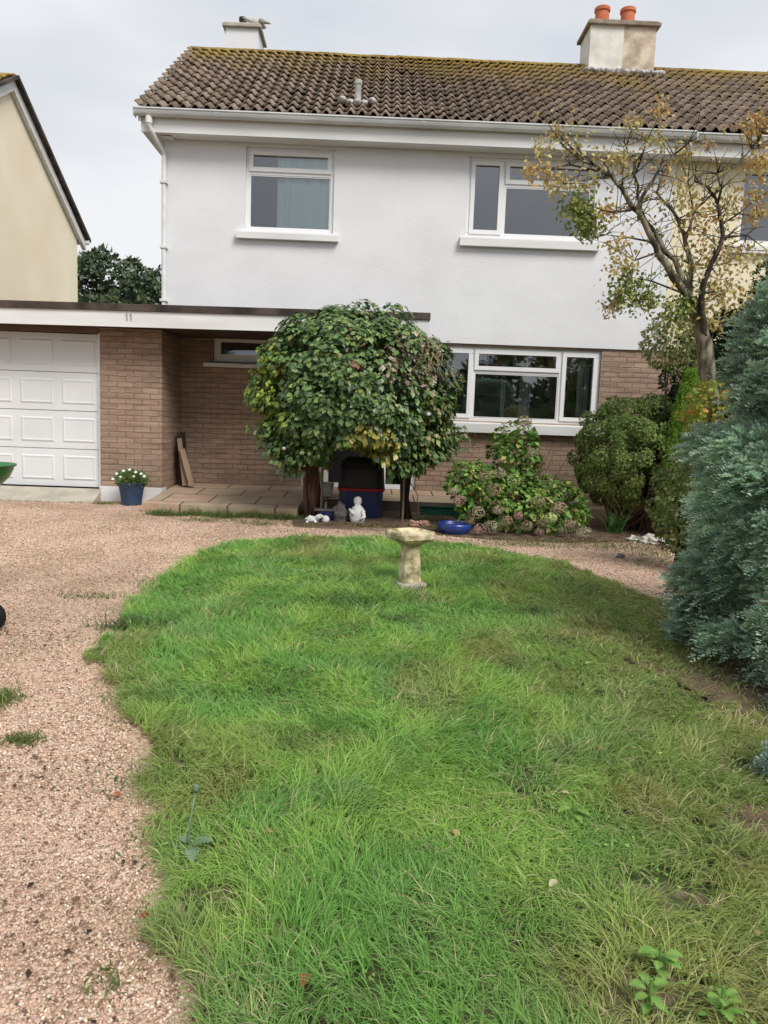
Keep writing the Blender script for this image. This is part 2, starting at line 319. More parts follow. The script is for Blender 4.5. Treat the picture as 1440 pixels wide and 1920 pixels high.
def leaves(name, P, D, Nn, ln, wd, cols, m, parent=None, fold=.25):
    """two-triangle folded leaves: P base points, D leaf directions, Nn facing, ln length, wd half width"""
    n = len(P); D = unit(D); Wv = unit(np.cross(D, Nn)); U = np.cross(Wv, D)
    ln = np.broadcast_to(np.asarray(ln, float).reshape(-1, 1), (n, 1)); wd = np.broadcast_to(np.asarray(wd, float).reshape(-1, 1), (n, 1))
    V = np.empty((n, 4, 3)); V[:, 0] = P; V[:, 2] = P+D*ln
    mid = P+D*ln*.45+U*wd*fold
    V[:, 1] = mid+Wv*wd; V[:, 3] = mid-Wv*wd
    b = (np.arange(n)*4)[:, None]; F = np.concatenate([b+np.array([0, 1, 2]), b+np.array([0, 2, 3])]); C = np.concatenate([cols, cols])
    return np_mesh(name, V.reshape(-1, 3), F, m, C, parent)
def lobes(n, c, rad, nl, lr, inner=.2, zmin=None, squash=1., shape=None):
    """points on many overlapping lobes carried on an ellipsoid -> points, outward normals"""
    c = np.array(c); rad = np.array(rad); k = np.arange(nl)+.5; ph = np.arccos(1-2*k/nl); th = math.pi*(1+5**.5)*k
    dv = np.stack([np.cos(th)*np.sin(ph), np.sin(th)*np.sin(ph), np.cos(ph)], 1)+rng.normal(size=(nl, 3))*.12; dv = unit(dv)
    lc = dv*rad*(1-lr*.55/np.mean(rad))*(1+rng.normal(size=(nl, 1))*.05); lrad = lr*(.7+rng.random(nl)*.6)
    if shape is not None: lc = shape(lc)
    i = rng.integers(0, nl, n); dd = unit(rdir(n)+dv[i]*.75)
    rr = lrad[i][:, None]*(1-rng.random((n, 1))**2*.35); P = lc[i]+dd*rr*np.array([1, 1, squash])
    Nn = unit(dd*.6+unit(P/rad)*.8)
    q = rng.random(n) < inner; P[q] *= rng.random((q.sum(), 1))**.4*.85
    P = P+c
    if zmin is not None: ok = P[:, 2] > zmin; P = P[ok]; Nn = Nn[ok]
    return P, Nn
def gz(Y): return .1-np.maximum(0, 10-np.asarray(Y, float))*.028
def inpoly(x, y, poly):
    x = np.asarray(x); y = np.asarray(y); c = np.zeros(x.shape, bool); n = len(poly)
    for i in range(n):
        x0, y0 = poly[i]; x1, y1 = poly[(i+1) % n]
        if y0 == y1: continue
        c ^= ((y0 > y) != (y1 > y)) & (x < (x1-x0)*(y-y0)/(y1-y0)+x0)
    return c

# ================================================================ SETTING: ground, drive, lawn, patio
def sheet(name, poly, dz, m, step=.12, drop=0, wav=0, zf=None):
    """flat polygon laid on the sloping ground; a fine fan-free grid fill through bmesh"""
    bm = bmesh.new(); vs = [bm.verts.new((x, y, 0)) for x, y in poly]; fc = bm.faces.new(vs); bmesh.ops.triangulate(bm, faces=[fc])
    for ax, lo, hi in ((0, min(p[0] for p in poly), max(p[0] for p in poly)), (1, min(p[1] for p in poly), max(p[1] for p in poly))):
        k = lo+step
        while k < hi:
            nrm = (1, 0, 0) if ax == 0 else (0, 1, 0); pt = (k, 0, 0) if ax == 0 else (0, k, 0)
            bmesh.ops.bisect_plane(bm, geom=bm.verts[:]+bm.edges[:]+bm.faces[:], plane_co=pt, plane_no=nrm); k += step
    bmesh.ops.recalc_face_normals(bm, faces=bm.faces)
    if sum(fa.normal.z for fa in bm.faces) < 0: bmesh.ops.reverse_faces(bm, faces=bm.faces)
    bd = [e for e in bm.edges if e.is_boundary]
    for v in bm.verts: v.co.z = float(gz(v.co.y))+dz
    if drop:
        g = bmesh.ops.extrude_edge_only(bm, edges=bd)
        for e in g['geom']:
            if isinstance(e, bmesh.types.BMVert): e.co.z -= drop
    me = bpy.data.meshes.new(name); bm.to_mesh(me); bm.free(); me.materials.append(m)
    o = bpy.data.objects.new(name, me); S.collection.objects.link(o); o['kind'] = 'structure'; return o
# one ground sheet to the horizon: slopes gently up to the house, then level
mb = MB(); ys = [-400, -20, 0, 10, 40, 600]
for a, b in zip(ys[:-1], ys[1:]):
    za = float(gz(max(a, -20)))-.03; zb = float(gz(max(b, -20)))-.03
    mb.quad((-600, a, za), (600, a, za), (600, b, zb), (-600, b, zb))
o = mb.build('ground', M['ground']); o['kind'] = 'structure'
drive = [(-9, -3), (.4, -3), (.4, 1.5), (.4, 6.5), (3.4, 5.2), (3.7, 8.6), (1.2, 8.45), (-.9, 8.62), (-.95, 9.38), (-2.9, 9.38), (-2.9, 10.32), (-9, 10.32)]
sheet('gravel_drive', drive, 0, M['gravel'], step=1.0)
lawn = [(-.3, -2.5), (-.33, .8), (-.40, 1.63), (-.45, 1.74), (-.52, 1.93), (-.60, 2.13), (-.67, 2.35), (-.78, 2.62), (-.87, 2.85), (-1.02, 3.13), (-1.13, 3.41), (-1.17, 3.67), (-1.34, 3.81), (-1.51, 4.04), (-1.57, 4.26), (-1.45, 4.5), (-1.58, 4.79), (-1.72, 5.38), (-1.69, 5.97), (-1.58, 6.82), (-1.37, 7.51), (-.97, 7.79), (-.53, 7.9), (.21, 7.94), (1.11, 7.8), (1.44, 7.43), (1.88, 7.0), (2.1, 6.39), (2.3, 5.7), (2.9, 5.2), (4.6, 4.9), (5, -2.5)]
turf = [(x+(.07 if x < 0 and y < 7.6 else 0), y-(.07 if y > 7.2 else 0)) for x, y in lawn]
turf = [(x+.03*math.sin(q*2.3), y) if q > 1 and y < 7.9 and x < 0 else (x, y) for q, (x, y) in enumerate(turf)]
sheet('lawn', turf, .012, M['turf'], step=.5, drop=.02)
bed = [(-.92, 8.72), (-.5, 8.8), (.2, 8.9), (.75, 8.42), (1.3, 8.25), (2.2, 8.2), (3.0, 8.4), (3.3, 8.05), (3.25, 7.2), (3.0, 6.4), (2.75, 5.6), (3.4, 5.1), (9, 5.1), (9, 11.3), (1.25, 11.3), (1.25, 10.16), (-.9, 10.16), (-.95, 9.3)]
sheet('flower_bed', bed, .012, M['soil'], step=.5, drop=.02)
# bare soil that shows through the lawn
for i, (x, y, a, b) in enumerate([(1.52, 2.52, .26, .16), (2.5, 3.9, 1.0, .8)]):
    P = [(x+a*math.cos(t)*(1+.25*math.sin(3*t+i)), y+b*math.sin(t)*(1+.2*math.cos(4*t+i))) for t in np.linspace(0, 2*math.pi, 22, endpoint=False)]
    o = sheet('bare_soil', P, .027, M['soil'], step=.5)
# patio of square slabs, a step above the bed
mb = MB()
def prism(mb, poly, z0f, z1f):
    n = len(poly); mb.quad(*[(x, y, z1f(y)) for x, y in poly])
    for i in range(n):
        (x0, y0), (x1, y1) = poly[i], poly[(i+1) % n]
        mb.quad((x0, y0, z0f), (x1, y1, z0f), (x1, y1, z1f(y1)), (x0, y0, z1f(y0)))
pz = lambda y: .31-(11.33-y)*.058
prism(mb, [(-2.88, 9.38), (-.92, 9.30), (-.92, 10.2), (1.25, 10.2), (1.25, 11.32), (-2.88, 11.32)], 0.0, pz)
o = mb.build('patio', M['slab']); o['kind'] = 'structure'
mb = MB(); mb.quad((-6.2, 9.98, .107), (-3.72, 9.98, .107), (-3.72, 10.34, .262), (-6.2, 10.34, .262)); mb.quad((-6.2, 9.98, .0), (-3.72, 9.98, .0), (-3.72, 9.98, .107), (-6.2, 9.98, .107))
mb.quad((-3.72, 9.98, .0), (-3.72, 10.34, .0), (-3.72, 10.34, .262), (-3.72, 9.98, .107))
o = mb.build('garage_apron', M['concrete']); o['kind'] = 'structure'

# ================================================================ the white house
def wall_xz(mb, x0, x1, z0, z1, openings, yf, th):
    """wall facing -Y with real openings and reveals"""
    xs = sorted({x0, x1, *[a for o in openings for a in o[:2]]}); zs = sorted({z0, z1, *[a for o in openings for a in o[2:]]})
    for i in range(len(xs)-1):
        for k in range(len(zs)-1):
            cx, cz = (xs[i]+xs[i+1])/2, (zs[k]+zs[k+1])/2
            if any(o[0] < cx < o[1] and o[2] < cz < o[3] for o in openings): continue
            a, b, c, d_ = xs[i], xs[i+1], zs[k], zs[k+1]
            mb.quad((a, yf, c), (b, yf, c), (b, yf, d_), (a, yf, d_)); mb.quad((b, yf+th, c), (a, yf+th, c), (a, yf+th, d_), (b, yf+th, d_))
    for (a, b, c, d_) in openings+[(x1, x0, z1, z0)]:
        mb.quad((a, yf, c), (a, yf, d_), (a, yf+th, d_), (a, yf+th, c)); mb.quad((b, yf, d_), (b, yf, c), (b, yf+th, c), (b, yf+th, d_))
        mb.quad((a, yf, d_), (b, yf, d_), (b, yf+th, d_), (a, yf+th, d_)); mb.quad((b, yf, c), (a, yf, c), (a, yf+th, c), (b, yf+th, c))
def ring(mb, x0, x1, z0, z1, w, y0, y1):
    mb.box(x0, x1, y0, y1, z0, z0+w); mb.box(x0, x1, y0, y1, z1-w, z1); mb.box(x0, x0+w, y0, y1, z0+w, z1-w); mb.box(x1-w, x1, y0, y1, z0+w, z1-w)
def window(parent, x0, x1, z0, z1, yw, muls=(), rails=(), lights=(), sill=None, fw=.055, label=None):
    """outer frame + mullions + glazed lights; lights: (x0,x1,z0,z1,sash)"""
    y0, y1 = yw+.045, yw+.105; mb = MB(); ring(mb, x0, x1, z0, z1, fw, y0, y1)
    for (mx_, a, b) in muls: mb.box(mx_-.0275, mx_+.0275, y0+.003, y1-.003, a, b)
    for (rz, a, b) in rails: mb.box(a, b, y0+.006, y1-.006, rz-.0275, rz+.0275)
    w = mb.build('window', M['white'], parent, bevel=.004)
    if label: w['label'] = label
    for (a, b, c, d_, sash) in lights:
        if sash:
            s = MB(); ring(s, a-.018, b+.018, c-.018, d_+.018, .062, y0-.016, y0+.03); s.build('sash', M['white'], w, bevel=.005)
            i = .042
        else:
            s = MB(); ring(s, a, b, c, d_, .014, y0+.012, y0+.035); s.build('glazing_bead', M['white'], w); i = .012
        g = MB(); g.box(a+i, b-i, y0+.022, y0+.028, c+i, d_-i); g.build('pane', M['glass'], w)
    if sill:
        a, b, h, pj = sill; s = MB(); i = 0
        zt = z0-.001; s.v += [(x, y, z) for x in (a, b) for (y, z) in ((yw+.10, zt+.004), (yw-pj, zt-.035), (yw-pj, zt-h), (yw-pj+.03, zt-h), (yw+.10, zt-h+.012))]
        s.f += [(0, 1, 6, 5), (1, 2, 7, 6), (2, 3, 8, 7), (3, 4, 9, 8), (4, 0, 5, 9), (4, 3, 2, 1, 0), (5, 6, 7, 8, 9)]
        s.build('sill', M['wood'], w, bevel=.004)
    return w
YW = 11.3; HX0, HX1 = -3.13, 4.25
house = thing('house', (.5, 11.3, .1), 'white rendered two storey house with brown brick below and a mossy tiled roof', 'house')
A = (-1.96, -.685, 4.01, 5.175); B = (1.25, 3.10, 4.055, 5.165); C = (.82, 3.37, 1.385, 2.49); D = (-2.41, -1.25, 2.13, 2.52); DO = (-1.07, .67, .31, 2.36)
mb = MB(); wall_xz(mb, HX0, HX1, 2.52, 5.22, [A, B], YW-.03, .25); mb.build('wall', M['render'], house)
mb = MB(); wall_xz(mb, HX0, HX1, .0, 2.52, [C, D, DO], YW, .22)
mb.build('brick_wall', M['brick'], house)
mb = MB(); mb.box(HX0-.002, HX0+.2, YW+.23, 16.7, 0, 5.2); mb.box(HX0, HX1, 16.7, 16.9, 0, 5.2)
mb.v += [(HX0, 11.1, 5.2), (HX0, 16.9, 5.2), (HX0, 14, 7.55), (HX0+.15, 11.1, 5.2), (HX0+.15, 16.9, 5.2), (HX0+.15, 14, 7.55)]
i = len(mb.v)-6; mb.f += [(i, i+2, i+1), (i+3, i+4, i+5), (i, i+1, i+4, i+3), (i+1, i+2, i+5, i+4), (i+2, i, i+3, i+5)]
mb.build('side_wall', M['render'], house)
mb = MB(); mb.box(HX0+.2, HX1, 13.6, 13.7, .2, 2.6); mb.box(HX0+.2, HX1, 13.6, 13.7, 2.85, 5.2); mb.build('partition_wall', M['room'], house)
mb = MB(); mb.box(HX0+.2, HX1, 11.53, 16.7, 2.6, 2.85); mb.box(HX0+.2, HX1, 11.53, 16.7, .1, .3); mb.box(HX0+.2, HX1, 11.53, 16.7, 5.21, 5.3); mb.box(.72, .82, 11.53, 13.6, .3, 2.6); mb.box(-.3, -.2, 11.53, 13.6, 2.85, 5.21); mb.build('floor', M['room'], house)

def tiles(mesh_name, x0, x1, parent, ye=10.93, ze=5.50, yr=14.0, zr=7.67, period=.165, rows=14, back=True, seed=3):
    """interlocking wavy tiles, every course stepped over the one below"""
    g = np.random.default_rng(seed); sl = math.hypot(yr-ye, zr-ze); dy, dz = (yr-ye)/sl, (zr-ze)/sl; ny, nz_ = -dz, dy
    nper = int(round((x1-x0)/period)); per = (x1-x0)/nper; k = 8; xs = x0+np.arange(nper*k+1)*per/k
    ph = (xs-x0)/per*2*math.pi; prof = np.where(np.cos(ph) > -.2, (np.cos(ph)+.2)/1.2, 0)**.8*.055
    V = []; F = []; Cc = []; n = len(xs)
    for q in range(rows):
        s0 = sl*q/rows-.06; s1 = sl*(q+1)/rows
        jit = np.repeat(g.normal(size=nper//2+2)*.004, 2*k)[:n]; tone = np.repeat(.75+g.random(nper+2)*.6, k)[:n-1]*np.where((prof[:-1]+prof[1:]) < .008, .45, 1.0)   # pans toned darker than the rolls
        for (s, lift) in ((s0, .030), (s0, .052), (s1, .0)):
            h = prof+lift+jit
            V.append(np.stack([xs, ye+dy*s+ny*h, ze+dz*s+nz_*h], 1))
        b = (q*3)*n
        for a in (0, 1):
            i = np.arange(n-1)+b+a*n; F.append(np.stack([i, i+1, i+1+n, i+n], 1)); Cc.append(tone)
    V = np.concatenate(V); F = np.concatenate(F); t = np.concatenate(Cc)
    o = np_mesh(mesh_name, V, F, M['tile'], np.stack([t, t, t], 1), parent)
    return o
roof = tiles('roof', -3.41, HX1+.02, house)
def back_roof(x0, x1, parent, yr=14.0, zr=7.67, ye=17.1, ze=5.5):
    mb = MB(); mb.quad((x0, yr, zr), (x1, yr, zr), (x1, ye, ze), (x0, ye, ze)); mb.quad((x0, yr, zr-.12), (x0, ye, ze-.12), (x1, ye, ze-.12), (x1, yr, zr-.12))
    mb.quad((x0, yr, zr-.12), (x0, yr, zr), (x0, ye, ze), (x0, ye, ze-.12))
    return mb.build('rear_roof_slope', M['tile'], parent)
back_roof(-3.41, HX1+.02, house)
def ridge(x0, x1, parent, yr=14.0, zr=7.69):
    mb = MB(); x = x0; g = random.Random(5)
    while x < x1-.05:
        e = min(x+.45, x1); z = zr+g.uniform(-.006, .006)
        P = [(yr+.13*math.sin(a), z-.055+.085*math.cos(a)) for a in np.linspace(-1.45, 1.45, 9)]
        i = len(mb.v); mb.v += [(x+.003, y, zz) for y, zz in P]+[(e, y, zz-.004) for y, zz in P]
        for j in range(8): mb.f.append((i+j, i+j+1, i+j+10, i+j+9))
        mb.f.append(tuple(i+j for j in range(9))); mb.f.append(tuple(i+9+j for j in range(9))[::-1]); x = e
    return mb.build('ridge_tile', M['tile'], parent)
ridge(-3.42, HX1+.02, roof)
# underlay / verge board so that the roof has thickness
mb = MB()
mb.v += [(x, y, z) for x in (-3.40, -3.36) for (y, z) in ((10.95, 5.47), (14, 7.64), (14, 7.50), (10.95, 5.33))]
mb.f += [(0, 1, 2, 3), (7, 6, 5, 4), (0, 4, 5, 1), (3, 2, 6, 7), (0, 3, 7, 4), (1, 5, 6, 2)]
mb.build('verge_board', M['wood'], house)
mb = MB(); mb.quad((-3.36, 10.97, 5.44), (HX1, 10.97, 5.44), (HX1, 14, 7.61), (-3.36, 14, 7.61)); mb.build('roof_underlay', M['felt'], house)
def gutter_run(x0, x1, parent, ends=(True, True), dz=0.):
    mb = MB(); P = []
    for a in np.linspace(math.pi, 2*math.pi, 9): P.append((10.915+.065*math.cos(a), 5.475+dz+.085*math.sin(a)))
    Q = [(10.915+.060*math.cos(a), 5.475+dz+.080*math.sin(a)) for a in np.linspace(2*math.pi, math.pi, 9)]
    R_ = [(10.843, 5.482+dz), (10.843, 5.466+dz)]
    loop = P+Q; n = len(loop); i = len(mb.v); mb.v += [(x0, *p) for p in loop]+[(x1, *p) for p in loop]
    for j in range(n): mb.f.append((i+j, i+(j+1) % n, i+n+(j+1) % n, i+n+j))
    for e, x in ((ends[0], x0), (ends[1], x1)):
        if e: mb.box(x-.004, x+.004, 10.84, 10.99, 5.385+dz, 5.487+dz)
    mb.box(x0, x1, 10.838, 10.852, 5.468+dz, 5.486+dz)
    return mb.build('gutter', M['gutter'], parent)
g_ = gutter_run(-3.44, HX1+.1, house)
for x in (-2.3, .55, 3.15):
    mb = MB(); P_ = [(10.915+.069*math.cos(a), 5.475+.089*math.sin(a)) for a in np.linspace(math.pi, 2*math.pi, 9)]
    mb.v += [(xx, *p) for xx in (x-.035, x+.035) for p in P_]; mb.f += [(j, j+1, j+10, j+9) for j in range(8)]; mb.build('gutter_joint', M['gutter'], house)
mb = MB(); mb.box(-3.37, HX1, 10.985, 11.01, 5.21, 5.44); mb.build('fascia', M['wood'], house)
mb = MB(); mb.box(-3.37, HX1, 11.01, YW-.03, 5.222, 5.24); mb.box(-3.37, HX0-.002, YW-.03, 14, 5.222, 5.24); mb.build('soffit', M['wood'], house)
mb = MB(); mb.tube([(-3.245, 10.93, 5.41), (-3.245, 10.93, 5.28), (-3.23, 10.96, 5.23), (-3.13, 11.2, 5.03), (-3.12, 11.225, 4.98), (-3.12, 11.225, 2.76)], .034, 12)
for z in (4.6, 3.7, 2.95): mb.box(-3.17, -3.07, 11.18, 11.27, z, z+.035)
mb.tube([(-3.245, 10.93, 5.42), (-3.245, 10.93, 5.30)], .048, 12)
mb.build('downpipe', M['wood'], house, smooth=False)
# windows
wA = window(house, *A, YW-.03, rails=[(4.83, A[0]+.05, A[1]-.05)], lights=[(A[0]+.06, A[1]-.06, 4.862, A[3]-.06, True), (A[0]+.055, A[1]-.055, A[2]+.055, 4.80, False)], sill=(-2.08, -.60, .125, .085), label='upper window with a teal curtain drawn across its right side')
wB = window(house, *B, YW-.03, muls=[(1.775, B[2]+.05, B[3]-.05)], rails=[(4.80, 1.80, B[1]-.05)], lights=[(B[0]+.06, 1.745, B[2]+.06, B[3]-.06, True), (1.81, B[1]-.06, 4.832, B[3]-.06, True), (1.803, B[1]-.055, B[2]+.055, 4.772, False)], sill=(1.16, 3.20, .15, .085), label='upper window with plain dark panes behind the tree')
wC = window(house, *C, YW, muls=[(1.46, C[2]+.05, C[3]-.05), (2.78, C[2]+.05, C[3]-.05)], rails=[(2.13, 1.49, 2.75)], lights=[(C[0]+.06, 1.43, C[2]+.06, C[3]-.06, True), (1.495, 2.745, 2.162, C[3]-.06, True), (1.488, 2.752, C[2]+.055, 2.102, False), (2.815, C[1]-.06, C[2]+.06, C[3]-.06, True)], sill=(.72, 3.47, .17, .12), label='wide ground floor window in the brick wall')
wD = window(house, *D, YW, lights=[(D[0]+.06, D[1]-.06, D[2]+.06, D[3]-.06, True)], sill=(-2.54, -1.15, .09, .09), label='small high window under the porch roof')
def drape(name, x0, x1, y, z0, z1, m, parent, amp=.03, per=.16):
    mb = MB(); n = 60; xs = np.linspace(x0, x1, n)
    i = 0
    for k, x in enumerate(xs):
        yy = y+amp*math.sin(2*math.pi*(x-x0)/per+.8*math.sin(x*9)); mb.v += [(x, yy, z0), (x, yy+.0, z1)]
        if k: j = 2*k; mb.f.append((j-2, j, j+1, j-1))
    return mb.build(name, m, parent, smooth=True)
drape('curtain', -1.52, -.70, YW+.13, 4.02, 5.17, M['curtain'], wA, .022, .2)
drape('curtain', 2.86, 3.08, YW+.2, 4.1, 5.15, M['paleblind'], wB)
drape('curtain', 1.95, 2.02, YW+.4, 1.42, 2.3, M['paleblind'], wC, .012, .07); drape('curtain', 2.26, 2.44, YW+.5, 1.42, 2.3, M['paleblind'], wC, .015, .09); drape('curtain', 3.12, 3.3, YW+.35, 1.42, 2.45, M['paleblind'], wC, .015, .09)
# entrance behind the arch shrub
mb = MB(); ring(mb, DO[0], DO[1], DO[2], DO[3], .07, YW+.06, YW+.14)
for x in (-.70, .17): mb.box(x-.035, x+.035, YW+.063, YW+.137, DO[2]+.07, DO[3]-.07)
door = mb.build('door', M['white'], house)
mb = MB(); mb.box(-.665, .135, YW+.085, YW+.125, DO[2]+.07, DO[3]-.07); mb.build('door_leaf', M['black'], door)
for a, b in ((-1.0, -.735), (.205, .60)):
    mb = MB(); mb.box(a, b, YW+.09, YW+.10, DO[2]+.07, DO[3]-.07); mb.build('pane', M['glass'], door)
mb = MB(); mb.tube([(.08, YW+.08, 1.3), (.08, YW+.04, 1.3), (-.03, YW+.04, 1.3)], .011, 8); mb.build('handle', M['steel'], door)
# roof furniture
mb = MB(); mb.tube([(-.385, 11.35, 5.80), (-.385, 11.35, 6.10)], .048, 14); mb.tube([(-.385, 11.35, 6.10), (-.385, 11.35, 6.16)], [.056, .056], 14)
mb.build('vent_pipe', M['zinc'], roof)
mb = MB()
for k in range(5):
    x = -.60+k*.107; mb.blob((x, 11.22+.02*(k % 2), 5.80+(.03 if k in (0, 4) else 0)), .065, .09, .045, k, .2)
mb.build('flashing', M['lead'], roof, smooth=True)
def chimney(x0, x1, y0, y1, zb, zt, parent, m1, m2=None, xm=None, cap=.06, capm=None):
    mb = MB()
    if m2 is None: mb.box(x0, x1, y0, y1, zb, zt)
    else: mb.box(x0, xm, y0, y1, zb, zt)
    c = mb.build('chimney', m1, parent)
    if m2 is not None:
        mb = MB(); mb.box(xm, x1, y0+.004, y1-.004, zb, zt-.002); mb.build('neighbour_face', m2, c)
    mb = MB(); mb.box(x0-cap, x1+cap, y0-cap, y1+cap, zt, zt+.055); mb.box(x0-cap*.5, x1+cap*.5, y0-cap*.5, y1+cap*.5, zt+.055, zt+.085); mb.build('chimney_cap', capm or M['cap'], c, bevel=.008)
    return c
ch = chimney(3.49, 4.62, 13.62, 14.28, 7.1, 8.20, house, M['stack_white'], M['stack_cream'], 4.06)
for x in (3.74, 4.19):
    mb = MB(); mb.lathe([(.13, 0), (.122, .14), (.115, .25), (.135, .265), (.135, .32), (.11, .335), (.09, .33), (.09, .1)], (x, 13.9, 8.285), 20); mb.build('chimney_pot', M['terracotta'], ch, smooth=False)
mb = MB()
for k in range(16): mb.blob((3.42+k*.085, 13.50, 7.385+.012*math.sin(k*2.1)), .07, .12, .055, k, .2)
for k in range(5): mb.blob((3.43, 13.6+k*.1, 7.40+k*.05), .06, .08, .06, k+30, .25); mb.blob((4.68, 13.6+k*.1, 7.40+k*.05), .06, .08, .06, k+40, .25)
mb.build('flashing', M['lead'], ch, smooth=True)
ch2 = chimney(-3.13, -2.50, 15.55, 16.25, 6.2, 8.83, house, M['render'], capm=M['concrete'])
mb = MB(); mb.lathe([(.07, 0), (.07, .2), (.08, .21), (.08, .26), (.05, .27)], (-2.86, 15.9, 8.915), 16); mb.build('chimney_pot', M['black'], ch2)
# gull on the rear chimney
gl = thing('gull', (-2.56, 15.7, 8.915), 'pale grey gull resting on the cap of the left chimney', 'bird')
mb = MB(); mb.lathe([(.005, -.20), (.045, -.15), (.075, -.06), (.082, .02), (.065, .09), (.038, .13), (.034, .16), (.043, .19), (.036, .225), (.010, .25), (.004, .29)], (0, 0, 0), 14, Mx=Matrix.Translation((-2.56, 15.72, 9.0)) @ Matrix.Rotation(math.radians(-78), 4, 'Y') @ Matrix.Rotation(math.radians(20), 4, 'X'))
mb.build('body', M['gull'], gl, smooth=True)
mb = MB(); mb.tube([(-2.50, 15.66, 9.04), (-2.40, 15.66, 9.01), (-2.28, 15.67, 8.985)], [.035, .045, .012], 8); mb.build('wing', M['zinc'], gl, smooth=True)

# ================================================================ adjoining neighbour on the right
nb = thing('house', (7, 11.3, .1), 'cream house joined to the right end of the white house behind the tree', 'house')
NX1 = 12.0; NB = (5.23, 6.9, 4.10, 5.17)
mb = MB(); wall_xz(mb, HX1+.004, NX1, 2.52, 5.22, [NB], YW-.028, .25); mb.build('wall', M['cream'], nb)
mb = MB(); mb.box(HX1+.004, NX1, YW+.004, YW+.22, 0, 2.52); mb.build('brick_wall', M['brick'], nb)
mb = MB(); mb.box(HX1+.1, NX1, 13.6, 13.7, .2, 5.2); mb.box(NX1-.2, NX1, 11.53, 16.8, 0, 5.2); mb.box(HX1, NX1-.2, 16.6, 16.8, 0, 5.2); mb.build('side_wall', M['room'], nb)
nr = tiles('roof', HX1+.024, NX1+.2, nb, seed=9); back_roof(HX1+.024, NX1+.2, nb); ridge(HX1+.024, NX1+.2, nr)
mb = MB(); mb.quad((HX1, 10.97, 5.44), (NX1, 10.97, 5.44), (NX1, 14, 7.61), (HX1, 14, 7.61)); mb.build('roof_underlay', M['felt'], nb)
gutter_run(HX1+.11, NX1+.2, nb, dz=-.02)
mb = MB(); mb.box(HX1+.003, NX1+.2, 10.985, 11.01, 5.20, 5.42); mb.build('fascia', M['wood'], nb)
mb = MB(); mb.box(HX1+.003, NX1+.2, 11.01, YW-.03, 5.222, 5.24); mb.build('soffit', M['wood'], nb)
window(nb, *NB, YW-.03, muls=[(5.85, NB[2]+.05, NB[3]-.05)], lights=[(NB[0]+.055, 5.82, NB[2]+.055, NB[3]-.055, False), (5.88, NB[1]-.055, NB[2]+.055, NB[3]-.055, False)], sill=(5.15, 6.98, .14, .085))
chimney(6.86, 7.6, 13.9, 14.5, 7.2, 7.72, nb, M['zinc'])

# ================================================================ garage and porch roof
gar = thing('garage', (-4.6, 10.3, .1), 'flat roofed brick garage with white panelled door and a canopy running over the porch', 'garage')
mb = MB(); mb.box(-3.72, -2.89, 10.3, 10.52, .31, 2.44); mb.box(-3.11, -2.89, 10.52, 11.298, .1, 2.44); mb.box(-6.4, -6.10, 10.3, 10.52, .1, 2.44)
mb.box(-6.4, -6.2, 10.52, 15.5, .1, 2.44); mb.box(-6.2, -3.15, 15.3, 15.5, .1, 2.44)
mb.build('brick_wall', M['brick'], gar)
mb = MB(); mb.box(-3.722, -2.888, 10.285, 10.52, .0, .31); mb.build('plinth', M['wood'], gar)
mb = MB(); mb.box(-6.10, -3.72, 10.36, 10.5, 2.37, 2.44); mb.build('lintel', M['lintel'], gar)
# canopy: felt roof deck with dark edge, white fascia board, brown soffit; steps up slightly to the right
def canopy_box(mb, x0, x1, y0, y1, z0, z1, s=.0085):
    P = [(x, y, z+(x+4.9)*s) for z in (z0, z1) for y in (y0, y1) for x in (x0, x1)]
    i = len(mb.v); mb.v += P
    for q in ((0, 2, 3, 1), (4, 5, 7, 6), (0, 1, 5, 4), (1, 3, 7, 5), (3, 2, 6, 7), (2, 0, 4, 6)): mb.f.append(tuple(i+k for k in q))
mb = MB(); canopy_box(mb, -8.3, .69, 9.88, 11.26, 2.605, 2.695); canopy_box(mb, -8.3, HX0-.01, 11.26, 15.8, 2.605, 2.695)
rf = mb.build('roof', M['felt'], gar, bevel=.006)
mb = MB(); canopy_box(mb, -8.3, .67, 9.905, 9.93, 2.405, 2.605); canopy_box(mb, .645, .67, 9.93, 11.26, 2.405, 2.605); fb = mb.build('fascia', M['wood'], gar)
mb = MB(); canopy_box(mb, -8.3, .645, 9.93, 11.265, 2.43, 2.45); mb.build('soffit', M['brown'], gar)
mb = MB()
for x in (-3.225, -3.172):
    mb.box(x-.007, x+.007, 9.896, 9.904, 2.50, 2.59); mb.box(x-.020, x-.007, 9.896, 9.904, 2.568, 2.580)
mb.build('house_number', M['grey'], gar)
# sectional door
mb = MB(); DX0, DX1, DZ0, DZ1 = -6.03, -3.765, .275, 2.36; nr_, nc = 4, 4; rh = (DZ1-DZ0)/nr_; cw = (DX1-DX0)/nc
yd = 10.40
for i in range(nr_):
    z0 = DZ0+i*rh+.004; z1 = DZ0+(i+1)*rh-.004; mb.box(DX0, DX1, yd, yd+.04, z0, z1)
    for j in range(nc):
        a, b = DX0+j*cw+.055, DX0+(j+1)*cw-.055; c, e = z0+.085, z1-.085
        # raised field with a sloping border
        P0 = [(a, yd-.001, c), (b, yd-.001, c), (b, yd-.001, e), (a, yd-.001, e)]; k = .022
        P1 = [(a+k, yd+.0, c+k), (b-k, yd, c+k), (b-k, yd, e-k), (a+k, yd, e-k)]; P1 = [(x, yd-.012, z) for x, y, z in P1]
        k2 = .045; P2 = [(a+k2, yd-.006, c+k2), (b-k2, yd-.006, c+k2), (b-k2, yd-.006, e-k2), (a+k2, yd-.006, e-k2)]
        for U_, V_ in ((P0, P1), (P1, P2)):
            for q in range(4): mb.quad(U_[q], U_[(q+1) % 4], V_[(q+1) % 4], V_[q])
        mb.quad(*P2)
